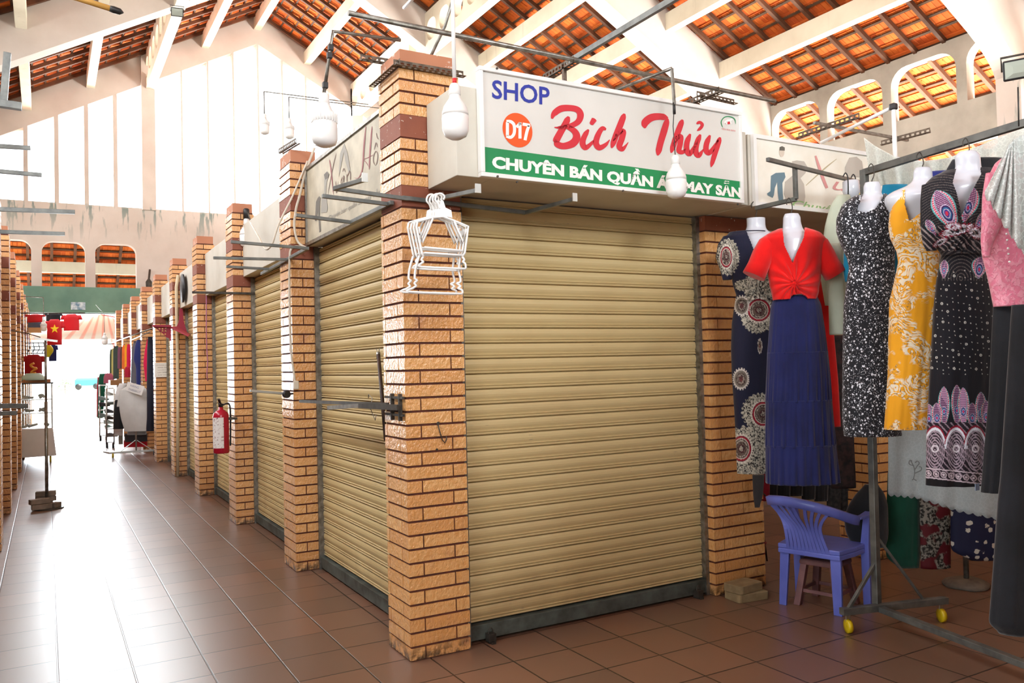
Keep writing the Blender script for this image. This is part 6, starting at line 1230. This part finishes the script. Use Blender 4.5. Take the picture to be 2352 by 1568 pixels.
text_on(m, 'HÀNG', (q(299, 887), q(318, 892.5), q(301, 881))); text_on(m, 'THANH LÝ', (q(294, 895), q(322, 903), q(296, 889))); m.build('lettering', flat('faded_blue_ink', (140, 146, 170)), t1)
base = gz(310, 1045, 0); hd = dep(311, 880, D); px_ = Vector((base.x, base.y-0.25, 0))
m = MB(); m.tube([px_+EZ*.1, Vector((px_.x, px_.y, hd.z))], 0.014, 8); m.build('pole', MAT['alu'], t1)
for a in (-0.26, 0.26): m = MB(); m.bar(px_+EZ*0.30, px_+Vector((a, 0, .1)), .016, .012); m.build('brace', MAT['alu'], t1)
m = MB(); m.bar(px_+Vector((-.42, 0, .09)), px_+Vector((.40, 0, .09)), .035, .035); m.bar(px_+Vector((-.42, 0, .09)), px_+Vector((-.5, .35, .09)), .035, .03); m.build('base_rail', MAT['alu'], t1)
for a in (-0.38, 0.3): m = MB(); m.lathe([(.015, -.014), (.045, -.014), (.045, .014), (.015, .014)], px_+Vector((a, 0, .045)), 14, axis=(1, 0, 0)); m.build('castor', CY if a < 0 else MAT['black'], t1)
# rails and shelf racks of the far right
rr = thing('clothes_rail', 'steel rail carrying the colourful row of garments in the far right', 'clothes rail', tuple(dep(300, 780, 17)))
m = MB(); m.tube([dep(258, 786, 19.0), dep(350, 754, 13.8)], 0.012, 6); m.tube([dep(229, 791, 20), dep(262, 789, 18.5)], 0.012, 6); m.tube([dep(303, 780, 16.6), dep(345, 762, 14.8)], 0.01, 6); m.build('rail', MAT['galv'], rr)
def shelf_rack(label, x0, x1, y0, y1, D, n):
    rt = thing('wheeled_shelf_rack', label, 'shelf rack', tuple(dep((x0+x1)/2, y1, D)), 'wheeled shelf racks')
    for x in (x0, x1):
        for dd in (0, .5): m = MB(); m.tube([dep(x, y0, D+dd), dep(x, y1-6, D+dd)], 0.015, 6); m.build('post', MAT['alu'], rt)
    for i in range(n):
        y = y0+(y1-10-y0)*i/(n-1); m = MB(); a = dep(x0, y, D); b = dep(x1, y, D); m.box((a.x, a.y, a.z-.01), (b.x, b.y+.5, a.z+.01)); m.build('shelf', MAT['alu'], rt)
    for x in (x0+2, x1-2): m = MB(); c = dep(x, y1-3, D); m.lathe([(.02, -.02), (.06, -.02), (.06, .02), (.02, .02)], c, 14, axis=(1, 0, 0)); m.build('castor', MAT['black'], rt)
shelf_rack('narrow wheeled shelf rack nearest the bright aisle end', 229, 246, 885, 1010, 17.9, 5); shelf_rack('wheeled shelf rack with shoes beside the grey t-shirt stand', 244, 262, 892, 1026, 16.6, 5)
for i, (x, y, c) in enumerate(((236, 916, (120, 140, 140)), (238, 930, (40, 40, 44)), (250, 905, (210, 220, 220)), (256, 926, (150, 170, 170)), (250, 945, (60, 60, 64)), (250, 960, (70, 64, 62)), (248, 970, (190, 214, 214)), (250, 982, (160, 200, 196)), (256, 1000, (120, 110, 108)), (238, 955, (130, 150, 148)))):
    c0 = dep(x, y, 17.0); m = MB(); m.loft([[c0+E1*(a*s)+EZ*b*s for a, b in ((-.09, -.03), (.09, -.03), (.10, 0), (.02, .03), (-.05, .06), (-.10, .05))] for s in (1,)]+[[c0+E2*.09+E1*a+EZ*b for a, b in ((-.09, -.03), (.09, -.03), (.10, 0), (.02, .03), (-.05, .06), (-.10, .05))]], sm=False)
    tag(m.build('shoe', flat('shoe_tone', c), bevel=.008), 'small %s shoe on the far wheeled shelf racks' % ['grey', 'black', 'white', 'pale grey', 'dark grey', 'brown-black', 'aqua', 'pale aqua', 'taupe', 'grey-green'][i], 'shoe', 'shoes on the shelf racks')
m = MB(); m.box(dep(249, 884, 16.4), dep(281, 872, 16.0)); tag(m.build('cardboard_box', flat('brown_card', (150, 104, 56))), 'flat brown cardboard box on the far shelf rack', 'box')
# small picture on the green beam, conduit and lamp bracket on the far wall
m = MB(); a = gy(163, 711, 20.1); b = gy(196, 694, 20.115); m.box(a, b); o = tag(m.build('beam_plaque', flat('plaque_blue', (90, 130, 160), b=(214, 226, 230), lo=.45, hi=.55)), 'small blue and white plaque on the green beam', 'plaque')
m = MB(); c = gy(342, 660, 19.9); m.lathe([(.02, 0), (.07, .05), (.08, .25), (.03, .33)], c-EZ*.1, 12); m.bar(c+EZ*.2, c+Vector((.05, .2, .5)), .05, .04); tag(m.build('wall_lamp', MAT['dsteel']), 'old dark wall lamp on the far wall right of the arches', 'lamp')
# canopy, bush and parked cart outside the aisle end
cn_ = thing('outdoor_canopy', 'thin pink and white canopy outside the aisle end', 'canopy', (-0.2, 24, 3.2)); FB = NT('thin_pink_white_fabric'); xx_ = FB.sep(FB.geo())
ang = FB.math('ARCTAN2', FB.math('SUBTRACT', xx_[0], 0.0), FB.math('SUBTRACT', 3.9, xx_[2])); FB.set(color=FB.mix(FB.mapr(FB.math('SINE', FB.math('MULTIPLY', ang, 36)), 0.2, 0.8), sr(252, 246, 243), sr(246, 190, 182)), rough=0.9, trans=0.0); FB.setin(FB.b.inputs['Subsurface Weight'], 0.0)
m = MB(); rg = []
ap = gy(232, 722, 23.5)
for s in (0.02, 0.35, 0.7, 1.0): rg.append([ap+Vector((2.6*s*math.cos(t), 1.6*s*math.sin(t), -0.95*s+0.15*s*s)) for t in np.linspace(0, 2*PI, 28, endpoint=False)])
m.loft(rg, cap=False); o = m.build('fabric', FB.m, cn_); s_ = o.modifiers.new('t', 'SOLIDIFY'); s_.thickness = .01
m = MB(); m.tube([ap, gy(258, 786, 23.5), gy(290, 860, 23.5)], [0.03, .05, .05], 6); m.tube([ap, gy(300, 735, 22.5)], .02, 5); m.build('red_strut', flat('salmon_red', (236, 90, 84)), cn_)
m = MB(); m.tube([Vector((ap.x+.3, ap.y, -.06)), ap], .03, 8); m.build('mast', MAT['whitepl'], cn_)
bs = thing('leafy_bush', 'pale green bush outside the bright aisle end', 'bush', tuple(gz(150, 905, 0)))
m = MB(); r2 = random.Random(2); c = gz(150, 905, 0)+EZ*.4
for i in range(500):
    a = r2.uniform(0, 2*PI); e = r2.uniform(-0.6, 1.3); rr_ = r2.uniform(.3, 1)**.5; p = c+Vector((math.cos(a)*math.cos(e)*.7, math.sin(a)*math.cos(e)*.5, math.sin(e)*.75))*rr_; d = Vector((r2.uniform(-1, 1), r2.uniform(-1, 1), r2.uniform(-.3, 1))).normalized()*.09; s_ = d.cross(EZ).normalized()*.035
    m.add([p, p+d*.5+s_, p+d, p+d*.5-s_], [(0, 1, 2, 3)])
m.build('leaves', flat('leaf_green', (110, 176, 70), b=(80, 150, 50)), bs); m = MB(); m.tube([c-EZ*.45, c+EZ*.3], .03, 6); m.build('stem', MAT['wood'], bs)
c = gz(200, 893, 0); ct = thing('parked_cart', 'teal covered cart parked outside beyond the aisle', 'cart', tuple(c)); TL = flat('teal_tarp', (60, 150, 160))
m = MB(); m.loft([[c+Vector((x*1.1, y*.8, z)) for x, y in ((-1, -1), (1, -1), (1, 1), (-1, 1))] for z in (.35, .9)]+[[c+Vector((x*.9, y*.7, 1.1)) for x, y in ((-1, -1), (1, -1), (1, 1), (-1, 1))]], sm=False); m.build('cover', TL, ct, bevel=.03)
for sx in (-.8, .8): m = MB(); m.lathe([(.05, -.05), (.3, -.05), (.3, .05), (.05, .05)], c+Vector((sx, -.8, .25)), 18, axis=(0, 1, 0)); m.build('wheel', MAT['black'], ct)
